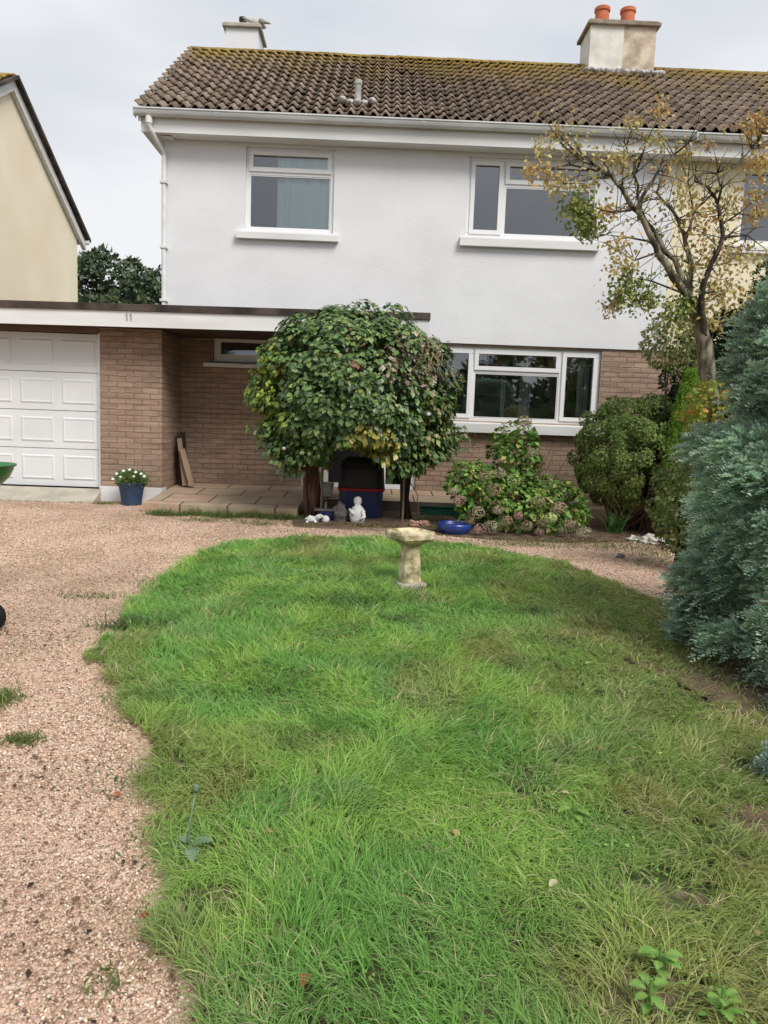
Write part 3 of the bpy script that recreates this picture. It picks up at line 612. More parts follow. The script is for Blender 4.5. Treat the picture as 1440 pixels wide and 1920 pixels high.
gd = mb.build('garage_door', M['doorpaint'], gar)
mb = MB(); mb.box(DX0-.05, DX0, 10.35, 10.46, .2, 2.37); mb.build('door_jamb', M['white'], gd); mb = MB(); mb.box(DX1, DX1+.045, 10.35, 10.46, .2, 2.37); mb.build('door_jamb', M['white'], gd)
mb = MB(); mb.box(DX0, DX1, yd+.005, yd+.03, .235, .275); mb.build('rubber_seal', M['rubber'], gd)

# ================================================================ neighbour on the left, gable end towards us
nl = thing('house', (-10, 16.7, .1), 'sand coloured neighbouring house seen gable end on beyond the garage', 'house')
GX, YR_, ZR_, YB, ZB, YF, ZF = -7.88, 16.7, 8.22, 20.35, 5.92, 13.05, 5.92
mb = MB(); P = [(YF+.3, 0), (YB-.1, 0), (YB-.1, ZB-.05), (YR_, ZR_-.15), (YF+.3, ZB)]
i = 0; mb.v += [(GX, y, z) for y, z in P]+[(-17, y, z) for y, z in P]
mb.f += [(0, 1, 2, 3, 4), (9, 8, 7, 6, 5)]+[(j, (j+5), (j+1) % 5+5, (j+1) % 5) for j in range(5)]; mb.build('wall', M['tan'], nl)
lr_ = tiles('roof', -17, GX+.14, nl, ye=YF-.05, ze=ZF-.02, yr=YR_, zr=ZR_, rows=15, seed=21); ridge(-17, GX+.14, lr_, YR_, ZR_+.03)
mb = MB(); mb.quad((-17, YR_, ZR_), (GX+.14, YR_, ZR_), (GX+.14, YB+.25, ZB-.10), (-17, YB+.25, ZB-.10)); mb.build('rear_roof_slope', M['tile'], nl)
for nm, (ya, za), off, thk, hh, m in (('bargeboard', (YB+.22, ZB-.12), .03, .03, .20, M['wood']), ('bargeboard', (YF-.02, ZF), .03, .03, .20, M['wood']), ('verge', (YB+.30, ZB-.10), .03, .13, .075, M['felt']), ('verge', (YF-.06, ZF), .03, .13, .06, M['felt'])):
    mb = MB(); x0 = GX+.01; x1 = x0+thk+(.08 if nm == 'verge' else .07); zt = -.03 if nm == 'bargeboard' else .04
    Q = [(YR_, ZR_+zt), (ya, za+zt), (ya, za+zt-hh), (YR_, ZR_+zt-hh*1.2)]
    mb.v += [(x0, y, z) for y, z in Q]+[(x1, y, z) for y, z in Q]
    mb.f += [(0, 1, 2, 3), (7, 6, 5, 4)]+[(j, j+4, (j+1) % 4+4, (j+1) % 4) for j in range(4)]; mb.build(nm, m, nl)
mb = MB(); mb.tube([(-17, YB+.22, ZB-.16), (GX+.2, YB+.22, ZB-.16)], .06, 10); mb.build('gutter', M['wood'], nl)

# ================================================================ vegetation
G1, G2, G3, G4 = (.035, .085, .03), (.06, .13, .04), (.10, .19, .055), (.02, .05, .022)
def shrub(name, base, label, cat, c, rad, nl_, lr2, n, ln, wd, pal, w, m='leaf', inner=.2, zmin=None, stems=6, sm='dbark', squash=1., shape=None, group=None, colf=None, droop=.3, updir=0.):
    t = thing(name, base, label, cat, group); P, Nn = lobes(n, c, rad, nl_, lr2, inner, zmin, squash, shape); k = len(P)
    Dv = unit(np.cross(Nn, rdir(k))+Nn*.55+np.array([0, 0, -droop+updir])); cols = pick(pal, k, w)
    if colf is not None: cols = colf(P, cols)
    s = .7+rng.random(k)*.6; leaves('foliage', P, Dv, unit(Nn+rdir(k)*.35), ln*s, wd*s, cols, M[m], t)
    if stems:
        g = random.Random(len(name)+int(base[0]*100)); mb = MB()
        for i in range(stems):
            a = g.uniform(0, 6.28); R0 = .04+.03*stems**.3; top = (c[0]+math.cos(a)*rad[0]*.55*g.random(), c[1]+math.sin(a)*rad[1]*.55*g.random(), c[2]+rad[2]*g.uniform(.0, .6))
            b0 = (base[0]+math.cos(a)*R0, base[1]+math.sin(a)*R0, base[2]-.02); q = [tuple(b0[j]+(top[j]-b0[j])*tt+(g.uniform(-.04, .04) if 0 < tt < 1 else 0) for j in range(3)) for tt in (0, .3, .65, 1)]
            r0 = .012+.02*rad[2]; mb.tube(q, [r0, r0*.75, r0*.5, r0*.25], 6)
        mb.build('stem', M[sm], t, smooth=True)
    return t
# --- domed climber trained over an arch
def arch_shape(p): return p
def arch_cols(P, c):
    x, z = P[:, 0], P[:, 2]
    y1 = (x < -1.02-.2*(z-1.6)) & (z > 1.2) & (rng.random(len(x)) < .55); c[y1] = pick([(.30, .36, .04), (.20, .30, .05)], y1.sum())
    y2 = ((x+.02)**2/.10+(z-1.02)**2/.09 < 1) & (rng.random(len(x)) < .65); c[y2] = pick([(.42, .34, .07), (.30, .30, .06)], y2.sum())
    r1 = ((x-.42)**2/.13+(z-2.0)**2/.12 < 1) & (rng.random(len(x)) < .30); c[r1] = pick([(.34, .25, .19), (.42, .33, .24), (.26, .17, .12)], r1.sum())
    r2 = ((x+.25)**2/.02+(z-2.05)**2/.10 < 1) & (rng.random(len(x)) < .16); c[r2] = pick([(.30, .15, .09), (.36, .22, .12)], r2.sum())
    r3 = (x > .55) & (rng.random(len(x)) < .22); c[r3] = pick([(.34, .27, .13), (.27, .28, .11)], r3.sum())
    return c
base = (-.15, 9.45, .08)
arch = thing('arch_shrub', base, 'large dome of climbing foliage trained over an arch in front of the entrance', 'shrub')
PP, NN = lobes(26000, (-.23, 9.2, 1.62), (1.16, .80, 1.02), 150, .21, .12)
PP[:, 2] = np.where(PP[:, 2] < 1.62, 1.62+(PP[:, 2]-1.62)*.82, PP[:, 2])
# the underside opens between the two legs of the arch
k = ~((np.abs(PP[:, 0]+.10) < .42) & (PP[:, 2] < .95+.12*np.cos((PP[:, 0]+.1)*3.6))) & ~((PP[:, 2] < 1.0) & (np.abs(PP[:, 0]+.24) > .95)) ; PP, NN = PP[k], NN[k]
extra = []
for (hx, hy, z0, z1, rr, nn) in ((-.98, 9.0, .62, 1.3, .13, 900), (-.80, 9.1, .85, 1.2, .2, 900), (-1.15, 9.0, .85, 1.3, .12, 500), (.42, 9.2, .70, 1.2, .22, 1500), (.72, 9.1, .85, 1.2, .15, 800), (.2, 9.1, .85, 1.1, .2, 800), (.86, 9.2, .95, 1.3, .10, 400)):
    q = rng.random(nn)**.7; extra.append(np.stack([hx+rng.normal(size=nn)*rr*(.4+q), hy+rng.normal(size=nn)*rr, z0+(z1-z0)*q], 1))
extra = np.concatenate(extra); PP = np.concatenate([PP, extra]); NN = np.concatenate([NN, unit(extra-np.array([-.2, 9.6, 1.2]))])
k = len(PP); cols = arch_cols(PP, pick([(.09, .17, .05), (.14, .235, .065), (.20, .31, .09), (.06, .115, .042), (.24, .28, .085)], k, [4, 4, 2, 3, 1.2]))
Dv = unit(np.cross(NN, rdir(k))*.8+NN*.5+np.array([0, 0, -.75])); s = .45+rng.random(k)*.95
leaves('foliage', PP, Dv, unit(NN+np.array([0, 0, .35])+rdir(k)*.3), .072*s, .027*s, cols, M['gloss_leaf'], arch)
mb = MB(); g = random.Random(4)
for (bx, by, n_) in ((-.78, 9.42, 7), (-.70, 9.5, 5)):
    for i in range(n_):
        a = (bx+g.uniform(-.06, .09), by+g.uniform(-.05, .05), .05); e = (bx+g.uniform(-.15, .1), by-.1, 1.3)
        mb.tube([a, tuple(a[j]*.6+e[j]*.4+g.uniform(-.03, .03) for j in range(3)), e], [.032, .026, .015], 7)
mb.build('stem', M['redbark'], arch, smooth=True)
mb = MB()
for i in range(7):
    a = (.43+g.uniform(-.05, .10), 9.5+g.uniform(-.05, .05), .05); e = (.40+g.uniform(-.12, .2), 9.35, 1.3)
    mb.tube([a, tuple(a[j]*.6+e[j]*.4+g.uniform(-.03, .03) for j in range(3)), e], [.02, .017, .012], 7)
mb.build('stem', M['dbark'], arch, smooth=True); mb = MB()
for i in range(70):
    a = (g.uniform(.15, .8), 8.55+g.uniform(0, .15), g.uniform(1.75, 2.3)); mb.tube([a, (a[0]+g.uniform(-.08, .08), a[1]-.06, a[2]+g.uniform(-.25, .1))], .004, 4)
mb.build('twig', M['plank'], arch, smooth=True)
for sx_ in (-.62, .40):
    mb = MB(); mb.tube([(sx_, 9.28, .06), (sx_+.005, 9.28, .62), (sx_, 9.3, 1.1)], .014, 8); mb.build('support_cane', M['plank'], arch)
for i, (x, z) in enumerate(((-1.03, .97), (-.44, 1.05), (-.05, 1.36), (.62, 1.42), (-.62, 1.17))):
    mb = MB(); mb.blob((x, 8.55 if z > 1.2 else 8.7, z), .022, .022, .02, i, .2); mb.build('bloom', M['plaster'], arch, smooth=True)

# --- round brown-green shrub by the window
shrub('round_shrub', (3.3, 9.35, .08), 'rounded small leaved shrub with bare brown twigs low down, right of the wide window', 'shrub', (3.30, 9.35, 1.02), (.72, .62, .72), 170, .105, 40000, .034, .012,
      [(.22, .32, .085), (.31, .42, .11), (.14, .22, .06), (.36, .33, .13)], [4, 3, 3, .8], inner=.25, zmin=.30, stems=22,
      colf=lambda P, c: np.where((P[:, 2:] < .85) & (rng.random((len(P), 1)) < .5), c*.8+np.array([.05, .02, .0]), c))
mbt = MB(); g = random.Random(11)
for i in range(60):
    a = (3.2+g.uniform(-.2, .35), 9.2+g.uniform(-.2, .2), .09); e = (a[0]+g.uniform(-.35, .45), a[1]-g.uniform(.1, .45), g.uniform(.35, .8)); mbt.tube([a, tuple((a[j]+e[j])/2+g.uniform(-.05, .05) for j in range(3)), e], [.008, .005, .002], 5)
tag(mbt.build('dry_twigs', M['redbark']), 'tangle of dry brown twigs under the round shrub', 'twigs')
# --- lime conifer
def spray_cloud(name, P, Dn, L_, m_leaf, pal, w, parent, nn=12, wd=.0045, ll=.022, curl=.5, tone=None):
    """flat feathery sprays: an axis from each P along Dn carrying short scale-leaf twigs on both sides"""
    n = len(P); Dn = unit(Dn); side = unit(np.cross(Dn, rdir(n)*.6+np.array([0, 0, 1.]))); up = np.cross(side, Dn)
    t = np.linspace(.08, 1, nn); sg = np.where(np.arange(nn) % 2 == 0, 1., -1.)
    L_ = np.asarray(L_).reshape(-1, 1, 1); tt = t[None, :, None]
    ax = P[:, None, :]+Dn[:, None, :]*L_*tt-np.array([0, 0, 1.])*L_*tt**2*curl*.5+rng.normal(size=(n, nn, 3))*.003
    dd = Dn[:, None, :]*.8+side[:, None, :]*sg[None, :, None]*(1.05-.5*tt)+up[:, None, :]*.25-np.array([0, 0, 1.])*tt*curl*.5
    dd = unit(dd.reshape(-1, 3)); bb = ax.reshape(-1, 3); nm = np.repeat(up, nn, 0)+rdir(n*nn)*.3
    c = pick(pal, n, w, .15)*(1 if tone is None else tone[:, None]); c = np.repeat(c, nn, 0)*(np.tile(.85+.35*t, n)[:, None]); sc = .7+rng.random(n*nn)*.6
    s2 = np.tile(1.15-.6*t, n)
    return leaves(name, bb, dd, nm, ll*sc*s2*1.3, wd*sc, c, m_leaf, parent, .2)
lime = thing('lime_conifer', (3.68, 8.75, .08), 'narrow lime green conifer standing just left of the bare tree trunk', 'conifer')
n = 3800; a = rng.random(n)*6.283; hz = rng.random(n); rr = (.22*(1-hz**2.2)+.02)*(.7+.4*rng.random(n)); P = np.stack([3.68+rr*np.cos(a), 8.75+rr*np.sin(a), .2+hz*1.75], 1)
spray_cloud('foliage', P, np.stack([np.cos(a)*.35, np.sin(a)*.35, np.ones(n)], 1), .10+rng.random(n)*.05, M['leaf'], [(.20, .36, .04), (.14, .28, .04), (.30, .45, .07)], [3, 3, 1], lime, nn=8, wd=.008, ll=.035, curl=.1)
mb = MB(); mb.tube([(3.68, 8.75, .05), (3.68, 8.75, 1.6)], [.04, .01], 8); mb.build('trunk', M['dbark'], lime)
# --- dark conifers behind the tree
shrub('dark_conifer', (4.5, 9.6, .08), 'very dark green conifer filling the corner behind the bare tree trunk', 'conifer', (4.40, 9.4, 1.40), (.72, .55, 1.45), 90, .17, 24000, .07, .015, [(.014, .035, .014), (.025, .05, .018), (.04, .06, .02)], [3, 3, 1], stems=1, inner=.3, updir=.6)
shrub('conifer', (5.15, 9.4, .08), 'olive dark conifer rising below the cream house window at the right edge', 'conifer', (5.05, 9.3, 1.9), (.72, .5, 1.6), 90, .17, 20000, .07, .015, [(.03, .055, .015), (.05, .08, .02), (.08, .10, .03)], [3, 3, 1], stems=1, inner=.3, updir=.6)
shrub('variegated_shrub', (3.6, 9.0, .08), 'cream and green variegated shrub beside the tree fork against the white wall', 'shrub', (3.52, 8.95, 2.36), (.36, .24, .30), 26, .11, 1500, .06, .016, [(.55, .52, .30), (.30, .35, .12), (.12, .19, .05), (.5, .44, .2)], [3, 2, 3, 1], inner=.15, stems=2)
shrub('yellow_shrub', (3.0, 6.6, .0), 'small yellow and orange leaved shrub at the foot of the bare tree trunk', 'shrub', (3.03, 6.6, 1.50), (.26, .22, .28), 22, .09, 1100, .055, .019, [(.38, .34, .06), (.30, .36, .06), (.50, .28, .07), (.20, .28, .05)], [3, 3, 1.5, 2], inner=.15, stems=6)
shrub('pale_shrub', (2.95, 6.95, .0), 'pale yellow green shrub beside the gravel path, left of the blue conifer', 'shrub', (2.98, 7.0, .66), (.27, .25, .50), 40, .10, 3000, .045, .015, [(.20, .27, .08), (.28, .32, .12), (.12, .19, .06), (.30, .26, .12)], [3, 2, 3, 1], inner=.2, stems=8)
# --- big blue-green conifer on the right
bc = thing('blue_conifer', (2.8, 4.5, -.05), 'big feathery blue green conifer spilling over the lawn along the right edge', 'conifer')
def bc_r(z): return np.interp(z, [-.1, .05, .3, .6, .9, 1.2, 1.45, 1.8, 2.2, 2.7, 3.2], [.74, .75, .70, .67, .66, .62, .52, .42, .30, .2, .05])
nl2 = 250; lz = rng.random(nl2)*2.35-.05; la = rng.random(nl2)*6.283; R_ = bc_r(lz)*(.80+.21*rng.random(nl2))
LC = np.stack([2.8+R_*np.cos(la), 4.5+R_*np.sin(la)*.98, lz], 1); LR = .13+.11*rng.random(nl2)
extraL = [(2.14, 4.7, .22, .11), (2.10, 4.5, .26, .10), (2.16, 4.2, .10, .12), (2.08, 3.80, .12, .11), (2.10, 3.45, .06, .12), (2.08, 3.9, .26, .11), (2.2, 3.35, .16, .12), (2.3, 3.25, .05, .12), (2.06, 3.55, .0, .11), (2.2, 3.5, .35, .12), (2.1, 4.45, .72, .15), (2.08, 4.35, 1.05, .13), (2.15, 3.9, .35, .16), (2.25, 3.8, .15, .15), (2.12, 4.3, .45, .14), (2.3, 3.75, .7, .16), (2.35, 3.95, 1.05, .14), (2.4, 4.1, 1.45, .13)]
LC = np.concatenate([LC, np.array([e[:3] for e in extraL])+np.array([.09, 0, 0])]); LR = np.concatenate([LR, np.array([e[3] for e in extraL])]); nl2 = len(LC)
n = 40000; wts = LR**2; i = rng.choice(nl2, n, p=wts/wts.sum()); outw = unit(LC-np.array([2.8, 4.5, 0])*np.array([1, 1, 0])-np.stack([np.zeros(nl2), np.zeros(nl2), LC[:, 2]*.9], 1))
dd = unit(rdir(n)+outw[i]*.8+np.array([0, 0, .42])); P = LC[i]+dd*LR[i][:, None]*(.55+.45*rng.random((n, 1)))*np.array([1, 1, .62])
q_ = rng.random(n) < .2; P[q_, :2] = np.array([2.8, 4.5])+(P[q_, :2]-np.array([2.8, 4.5]))*rng.uniform(.55, .9, (q_.sum(), 1))
ok = (P[:, 2] > float(gz(4))-.02) & (P[:, 0] < 3.6); P = P[ok]; dd = dd[ok]; ii = i[ok]

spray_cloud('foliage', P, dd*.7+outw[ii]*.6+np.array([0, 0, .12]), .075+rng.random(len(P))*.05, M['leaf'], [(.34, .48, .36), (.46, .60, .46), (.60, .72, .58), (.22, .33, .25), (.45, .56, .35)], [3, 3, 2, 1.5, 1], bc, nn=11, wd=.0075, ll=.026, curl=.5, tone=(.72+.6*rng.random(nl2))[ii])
mb = MB(); g = random.Random(8); mb.tube([(2.8, 4.5, -.1), (2.8, 4.5, 1.4), (2.82, 4.5, 2.3)], [.09, .06, .02], 10)
for q in range(60):
    a = g.uniform(0, 6.28); z = g.uniform(.1, 2.4); R0 = float(bc_r(z))*.6; mb.tube([(2.8, 4.5, z-.1), (2.8+math.cos(a)*R0*.5, 4.5+math.sin(a)*R0*.5, z), (2.8+math.cos(a)*R0, 4.5+math.sin(a)*R0, z+.03)], [.025, .016, .006], 6)
mb.build('trunk', M['dbark'], bc, smooth=True)
sc_ = thing('low_conifer', (1.64, 2.78, -.1), 'low pale blue conifer tip at the right edge of the lawn near the brown soil', 'conifer')
n = 500; dd = rdir(n); dd[:, 2] = np.abs(dd[:, 2]); P = np.array([1.80, 2.80, -.05])+dd*np.array([.17, .16, .15])*(.5+.5*rng.random((n, 1)))
spray_cloud('foliage', P, dd+np.array([-.2, -.1, .2]), .06+rng.random(n)*.03, M['leaf'], [(.24, .34, .29), (.36, .47, .42)], None, sc_, nn=12, wd=.004, ll=.02)
mb = MB(); mb.tube([(1.80, 2.80, -.12), (1.80, 2.80, .0)], [.02, .008], 6); mb.build('stem', M['dbark'], sc_)

# --- the half-bare tree
BR = {
 'trunk': ([(3.72, 8.02, .02), (3.71, 8.0, .7), (3.66, 8.0, 1.39), (3.55, 8.0, 1.84), (3.48, 8.0, 2.23), (3.36, 8.0, 2.55), (3.27, 7.98, 2.71)], .105, .066),
 'b1': ([(3.40, 7.98, 2.50), (3.25, 7.95, 2.71), (3.06, 7.95, 2.91), (2.89, 7.95, 3.15), (2.81, 7.95, 3.28), (2.69, 7.95, 3.49), (2.58, 7.95, 3.61), (2.45, 7.95, 3.77), (2.33, 7.95, 3.89), (2.16, 7.95, 3.98), (1.97, 7.95, 4.09), (1.82, 7.95, 4.17)], .052, .009),
 'b2': ([(2.64, 7.92, 3.46), (2.61, 7.8, 3.65), (2.72, 7.8, 3.81), (2.79, 7.8, 3.94), (2.91, 7.8, 4.07)], .024, .010),
 'b1b': ([(3.31, 8.02, 2.66), (3.24, 8.1, 2.89), (3.12, 8.1, 3.11), (3.0, 8.1, 3.22), (2.91, 8.1, 3.37), (2.8, 8.1, 3.5), (2.71, 8.1, 3.66), (2.67, 8.1, 3.85), (2.6, 8.1, 4.06), (2.52, 8.1, 4.24)], .042, .007),
 'b3': ([(3.42, 8.05, 2.5), (3.34, 8.2, 2.80), (3.34, 8.2, 3.08), (3.3, 8.2, 3.25), (3.23, 8.2, 3.41), (3.16, 8.2, 3.57), (3.05, 8.2, 3.7), (2.9, 8.2, 3.82), (2.97, 8.2, 4.02)], .040, .008),
 'b4': ([(3.45, 7.98, 2.28), (3.40, 7.92, 2.45), (3.34, 7.9, 2.65), (3.35, 7.9, 2.86), (3.41, 7.9, 3.02), (3.5, 7.9, 3.21), (3.53, 7.9, 3.32), (3.48, 7.9, 3.48), (3.44, 7.9, 3.61), (3.39, 7.9, 3.74), (3.31, 7.9, 3.81), (3.18, 7.9, 3.86)], .040, .010),
 'b5': ([(3.43, 7.88, 3.65), (3.45, 7.8, 3.89), (3.59, 7.8, 4.05), (3.8, 7.8, 4.25)], .014, .004),
 'b6': ([(3.25, 8.2, 3.36), (3.34, 8.25, 3.65), (3.44, 8.25, 3.76), (3.59, 8.25, 3.92), (3.54, 8.25, 4.2)], .018, .005)}
TW = [[(2.55, 7.9, 3.55), (2.37, 7.8, 3.5), (2.23, 7.8, 3.51)], [(2.88, 8.05, 3.28), (2.62, 8.1, 3.33), (2.37, 8.1, 3.35)], [(3.2, 7.95, 2.75), (2.81, 7.9, 2.86), (2.58, 7.9, 2.89)], [(2.32, 7.95, 3.88), (2.13, 7.9, 3.84), (1.86, 7.9, 3.78)], [(2.23, 8.0, 3.95), (1.93, 8.0, 4.0), (1.6, 8.0, 3.94)], [(2.03, 7.98, 4.06), (1.86, 8.0, 4.23), (1.74, 8.0, 4.35)], [(2.64, 8.1, 3.98), (2.77, 8.2, 4.36), (2.88, 8.2, 4.61)], [(2.91, 7.85, 4.07), (3.08, 7.9, 4.22), (3.24, 7.9, 4.26)], [(3.76, 7.82, 4.2), (3.8, 7.9, 4.4), (3.87, 7.9, 4.53)], [(3.0, 8.1, 3.22), (2.69, 8.1, 3.1), (2.52, 8.1, 3.19)], [(3.53, 7.92, 3.32), (3.81, 8.0, 3.38), (4.05, 8.0, 3.23)], [(3.5, 7.92, 3.45), (3.71, 8.0, 3.59), (3.9, 8.0, 3.57)], [(3.34, 8.25, 3.65), (3.27, 8.3, 3.98), (3.27, 8.3, 4.31)]]
CL = [((1.74, 7.95, 4.28), .12, 0, 45), ((1.61, 7.95, 4.13), .10, 0, 45), ((1.54, 7.95, 3.92), .10, 1, 50), ((1.73, 7.95, 3.86), .12, 1, 60), ((1.82, 7.95, 3.77), .12, 0, 70), ((2.03, 7.95, 3.58), .14, 2, 230), ((2.14, 7.95, 3.41), .13, 2, 200), ((2.31, 7.95, 3.55), .10, 1, 70), ((2.46, 7.95, 3.21), .12, 0, 80), ((2.51, 7.95, 3.0), .13, 0, 110), ((2.63, 7.95, 2.84), .15, 2, 150), ((2.53, 7.95, 2.68), .13, 2, 130), ((2.8, 7.95, 2.69), .13, 2, 120), ((2.44, 7.95, 2.57), .09, 3, 40), ((2.43, 7.95, 4.05), .13, 0, 80), ((2.3, 7.95, 4.04), .11, 0, 60), ((2.54, 7.95, 4.41), .09, 0, 40), ((2.8, 7.95, 4.56), .10, 1, 45), ((2.78, 7.95, 4.26), .13, 0, 50), ((3.08, 7.95, 4.17), .10, 0, 50), ((3.29, 7.95, 4.25), .08, 3, 30), ((3.8, 7.95, 4.42), .16, 1, 170), ((3.85, 7.95, 4.11), .13, 1, 110), ((3.85, 7.95, 3.56), .10, 1, 50), ((3.14, 8.1, 3.77), .22, 0, 120), ((3.38, 8.1, 3.57), .22, 1, 120), ((3.56, 8.1, 2.83), .18, 0, 130), ((3.44, 8.1, 3.14), .2, 0, 130), ((3.81, 8.1, 3.16), .22, 0, 140), ((3.10, 7.95, 2.56), .14, 2, 120), ((3.22, 7.95, 2.68), .10, 2, 70), ((2.91, 7.95, 3.92), .14, 1, 45), ((3.65, 8.1, 3.75), .22, 0, 90), ((3.9, 8.1, 3.85), .2, 1, 80), ((3.5, 8.1, 2.5), .16, 0, 120), ((3.75, 8.1, 2.75), .2, 0, 120), ((2.1, 7.95, 3.85), .14, 0, 50), ((1.95, 7.95, 4.2), .14, 0, 45)]
tree = thing('deciduous_tree', (3.72, 8.02, .03), 'half bare autumn tree with twisting grey limbs and sparse yellow leaves', 'tree')
g = random.Random(2); allp = []
for nm, (pts, r0, r1) in BR.items():
    V_ = [Vector(p) for p in pts]; q = []
    for a, b in zip(V_[:-1], V_[1:]):
        for tt in (0, .5): q.append(a.lerp(b, tt)+Vector((g.uniform(-1, 1), g.uniform(-1, 1), g.uniform(-1, 1)))*.012)
    q.append(V_[-1]); rs = [r0+(r1-r0)*(k/(len(q)-1))**.8 for k in range(len(q))]
    if nm == 'trunk': rs[0] = .14
    mb = MB(); mb.tube(q, [x*(1+g.uniform(-.08, .08)) for x in rs], 10); mb.build('trunk' if nm == 'trunk' else 'limb', M['bark'] if nm == 'trunk' else M['dbark'] if nm == 'b4' else M['limbbark'], tree, smooth=True)
    if nm != 'trunk': allp += [Vector(p) for p in q[3:]]
mb = MB()
for t_ in TW: mb.tube(t_, [.012, .008, .003], 6); allp += [Vector(p) for p in t_]
tips = []
for q in range(330):
    p = g.choice(allp); dv = Vector((g.uniform(-1, 1), g.uniform(-.7, .7), g.uniform(-.35, 1))).normalized(); L1 = g.uniform(.12, .42); m1 = p+dv*L1*.5+Vector((g.uniform(-1, 1), g.uniform(-1, 1), g.uniform(-1, 1)))*.03; e = p+dv*L1+Vector((0, 0, g.uniform(-.05, .05)))
    mb.tube([p, m1, e], [.0055, .0038, .002], 5); tips += [e, m1]
for (c, rr, kd, nn) in CL:
    cc = Vector(c); near = min(allp, key=lambda p: (p-cc).length); mb.tube([near, near.lerp(cc, .5)+Vector((0, 0, .03)), cc], [.006, .004, .002], 5)
mb.build('twig', M['dbark'], tree, smooth=True)
PALS = [[(.58, .50, .18), (.45, .43, .14), (.64, .54, .28), (.52, .34, .12)], [(.62, .44, .15), (.60, .50, .18), (.55, .31, .12)], [(.20, .27, .07), (.29, .34, .09), (.46, .43, .12), (.14, .21, .06)], [(.50, .30, .20), (.48, .40, .22)]]
LP, LCc = [], []
for (c, rr, kd, nn) in CL:
    nn = int(nn*(1.9 if kd == 2 else 1.5)); LP.append(np.array(c)+rng.normal(size=(nn, 3))*rr*np.array([.62, .62, .5])); LCc.append(pick(PALS[kd], nn, None, .15))
tp = np.array([tuple(t) for t in tips]); nn = 380; LP.append(tp[rng.integers(0, len(tp), nn)]+rng.normal(size=(nn, 3))*.03); LCc.append(pick(PALS[0], nn, None, .2))
LP = np.concatenate(LP); LCc = np.concatenate(LCc); k = len(LP); s = .7+rng.random(k)*.6
leaves('foliage', LP, rdir(k)+np.array([0, 0, -.7]), rdir(k), (.050*s), .016*s, LCc, M['leaf'], tree)

# --- hydrangea with faded mopheads and a taller leafy clump behind
hyd = thing('hydrangea', (1.85, 8.95, .07), 'hydrangea bush with many faded pink and cream flower heads below the wide window', 'shrub')
P1, N1 = lobes(2900, (1.85, 9.0, .36), (.78, .40, .34), 60, .12, .2, .07)
P2, N2 = lobes(1500, (1.74, 9.1, .92), (.27, .25, .46), 34, .10, .2); P3, N3 = lobes(900, (1.20, 8.95, .62), (.26, .25, .24), 20, .10, .2)
P = np.concatenate([P1, P2, P3]); Nn = np.concatenate([N1, N2, N3]); k = len(P); cols = pick([(.15, .30, .06), (.24, .40, .08), (.09, .20, .045), (.42, .44, .12), (.28, .20, .10)], k, [4, 3, 3, 1.6, .7]); s = .6+rng.random(k)*.7
leaves('foliage', P, np.cross(Nn, rdir(k))*.8+Nn*.6+np.array([0, 0, -.35]), Nn+np.array([0, 0, .4])+rdir(k)*.3, .075*s, .027*s, cols, M['leaf'], hyd)
mb = MB(); g = random.Random(3)
for q in range(30):
    a = (1.8+g.uniform(-.3, .3), 9.0+g.uniform(-.15, .15), .07); e = (a[0]+g.uniform(-.6, .6)*.8, a[1]+g.uniform(-.25, .2), g.uniform(.5, 1.2)); mb.tube([a, tuple((a[j]+e[j])/2+g.uniform(-.05, .05) for j in range(3)), e], [.009, .007, .004], 5)
mb.build('stem', M['redbark'], hyd, smooth=True)
HD = [(.93, .56, 0), (1.00, .47, 1), (1.08, .40, 1), (1.22, .33, 2), (1.15, .22, 3), (1.25, .15, 1), (1.34, .45, 2), (1.40, .60, 3), (1.46, .36, 2), (1.55, .25, 3), (1.62, .42, 2), (1.66, .70, 4), (1.70, .30, 1), (1.78, .20, 3), (1.85, .27, 1), (1.90, .48, 3), (1.97, .22, 0), (2.05, .30, 4), (2.10, .16, 5), (2.15, .42, 1), (2.22, .14, 0), (2.28, .24, 3), (2.36, .34, 0), (2.45, .15, 2), (1.95, .12, 1), (1.48, .78, 2), (1.58, .92, 4), (1.74, 1.38, 0), (1.86, 1.02, 2), (1.30, .74, 3), (2.55, .10, 2), (1.40, .17, 2)]
PH = [[(.42, .34, .25), (.34, .27, .19)], [(.46, .30, .26), (.38, .25, .21)], [(.42, .38, .27), (.34, .30, .2)], [(.30, .24, .15), (.36, .28, .18)], [(.52, .58, .28), (.44, .48, .2)], [(.16, .13, .28), (.22, .18, .32)]]
for q, (hx, hz, kd) in enumerate([h for i_, h in enumerate(HD) if i_ % 4 != 2]):
    rr = .058+.013*((q*7) % 3); nn = 150; dd = rdir(nn); cy = 8.50-.05*((q*5) % 3)+(.22 if hz > .6 else 0); P = np.array([hx, cy, hz])+dd*rr*np.array([1, 1, .8])
    leaves('flower_head', P, unit(np.cross(dd, rdir(nn))), dd, .022+.006*rng.random(nn), .009, pick(PH[kd], nn, None, .15), M['petal'], hyd)
sl_ = thing('iris', (2.98, 9.0, .08), 'clump of bright strap shaped leaves between the hydrangea and the round shrub', 'plant')
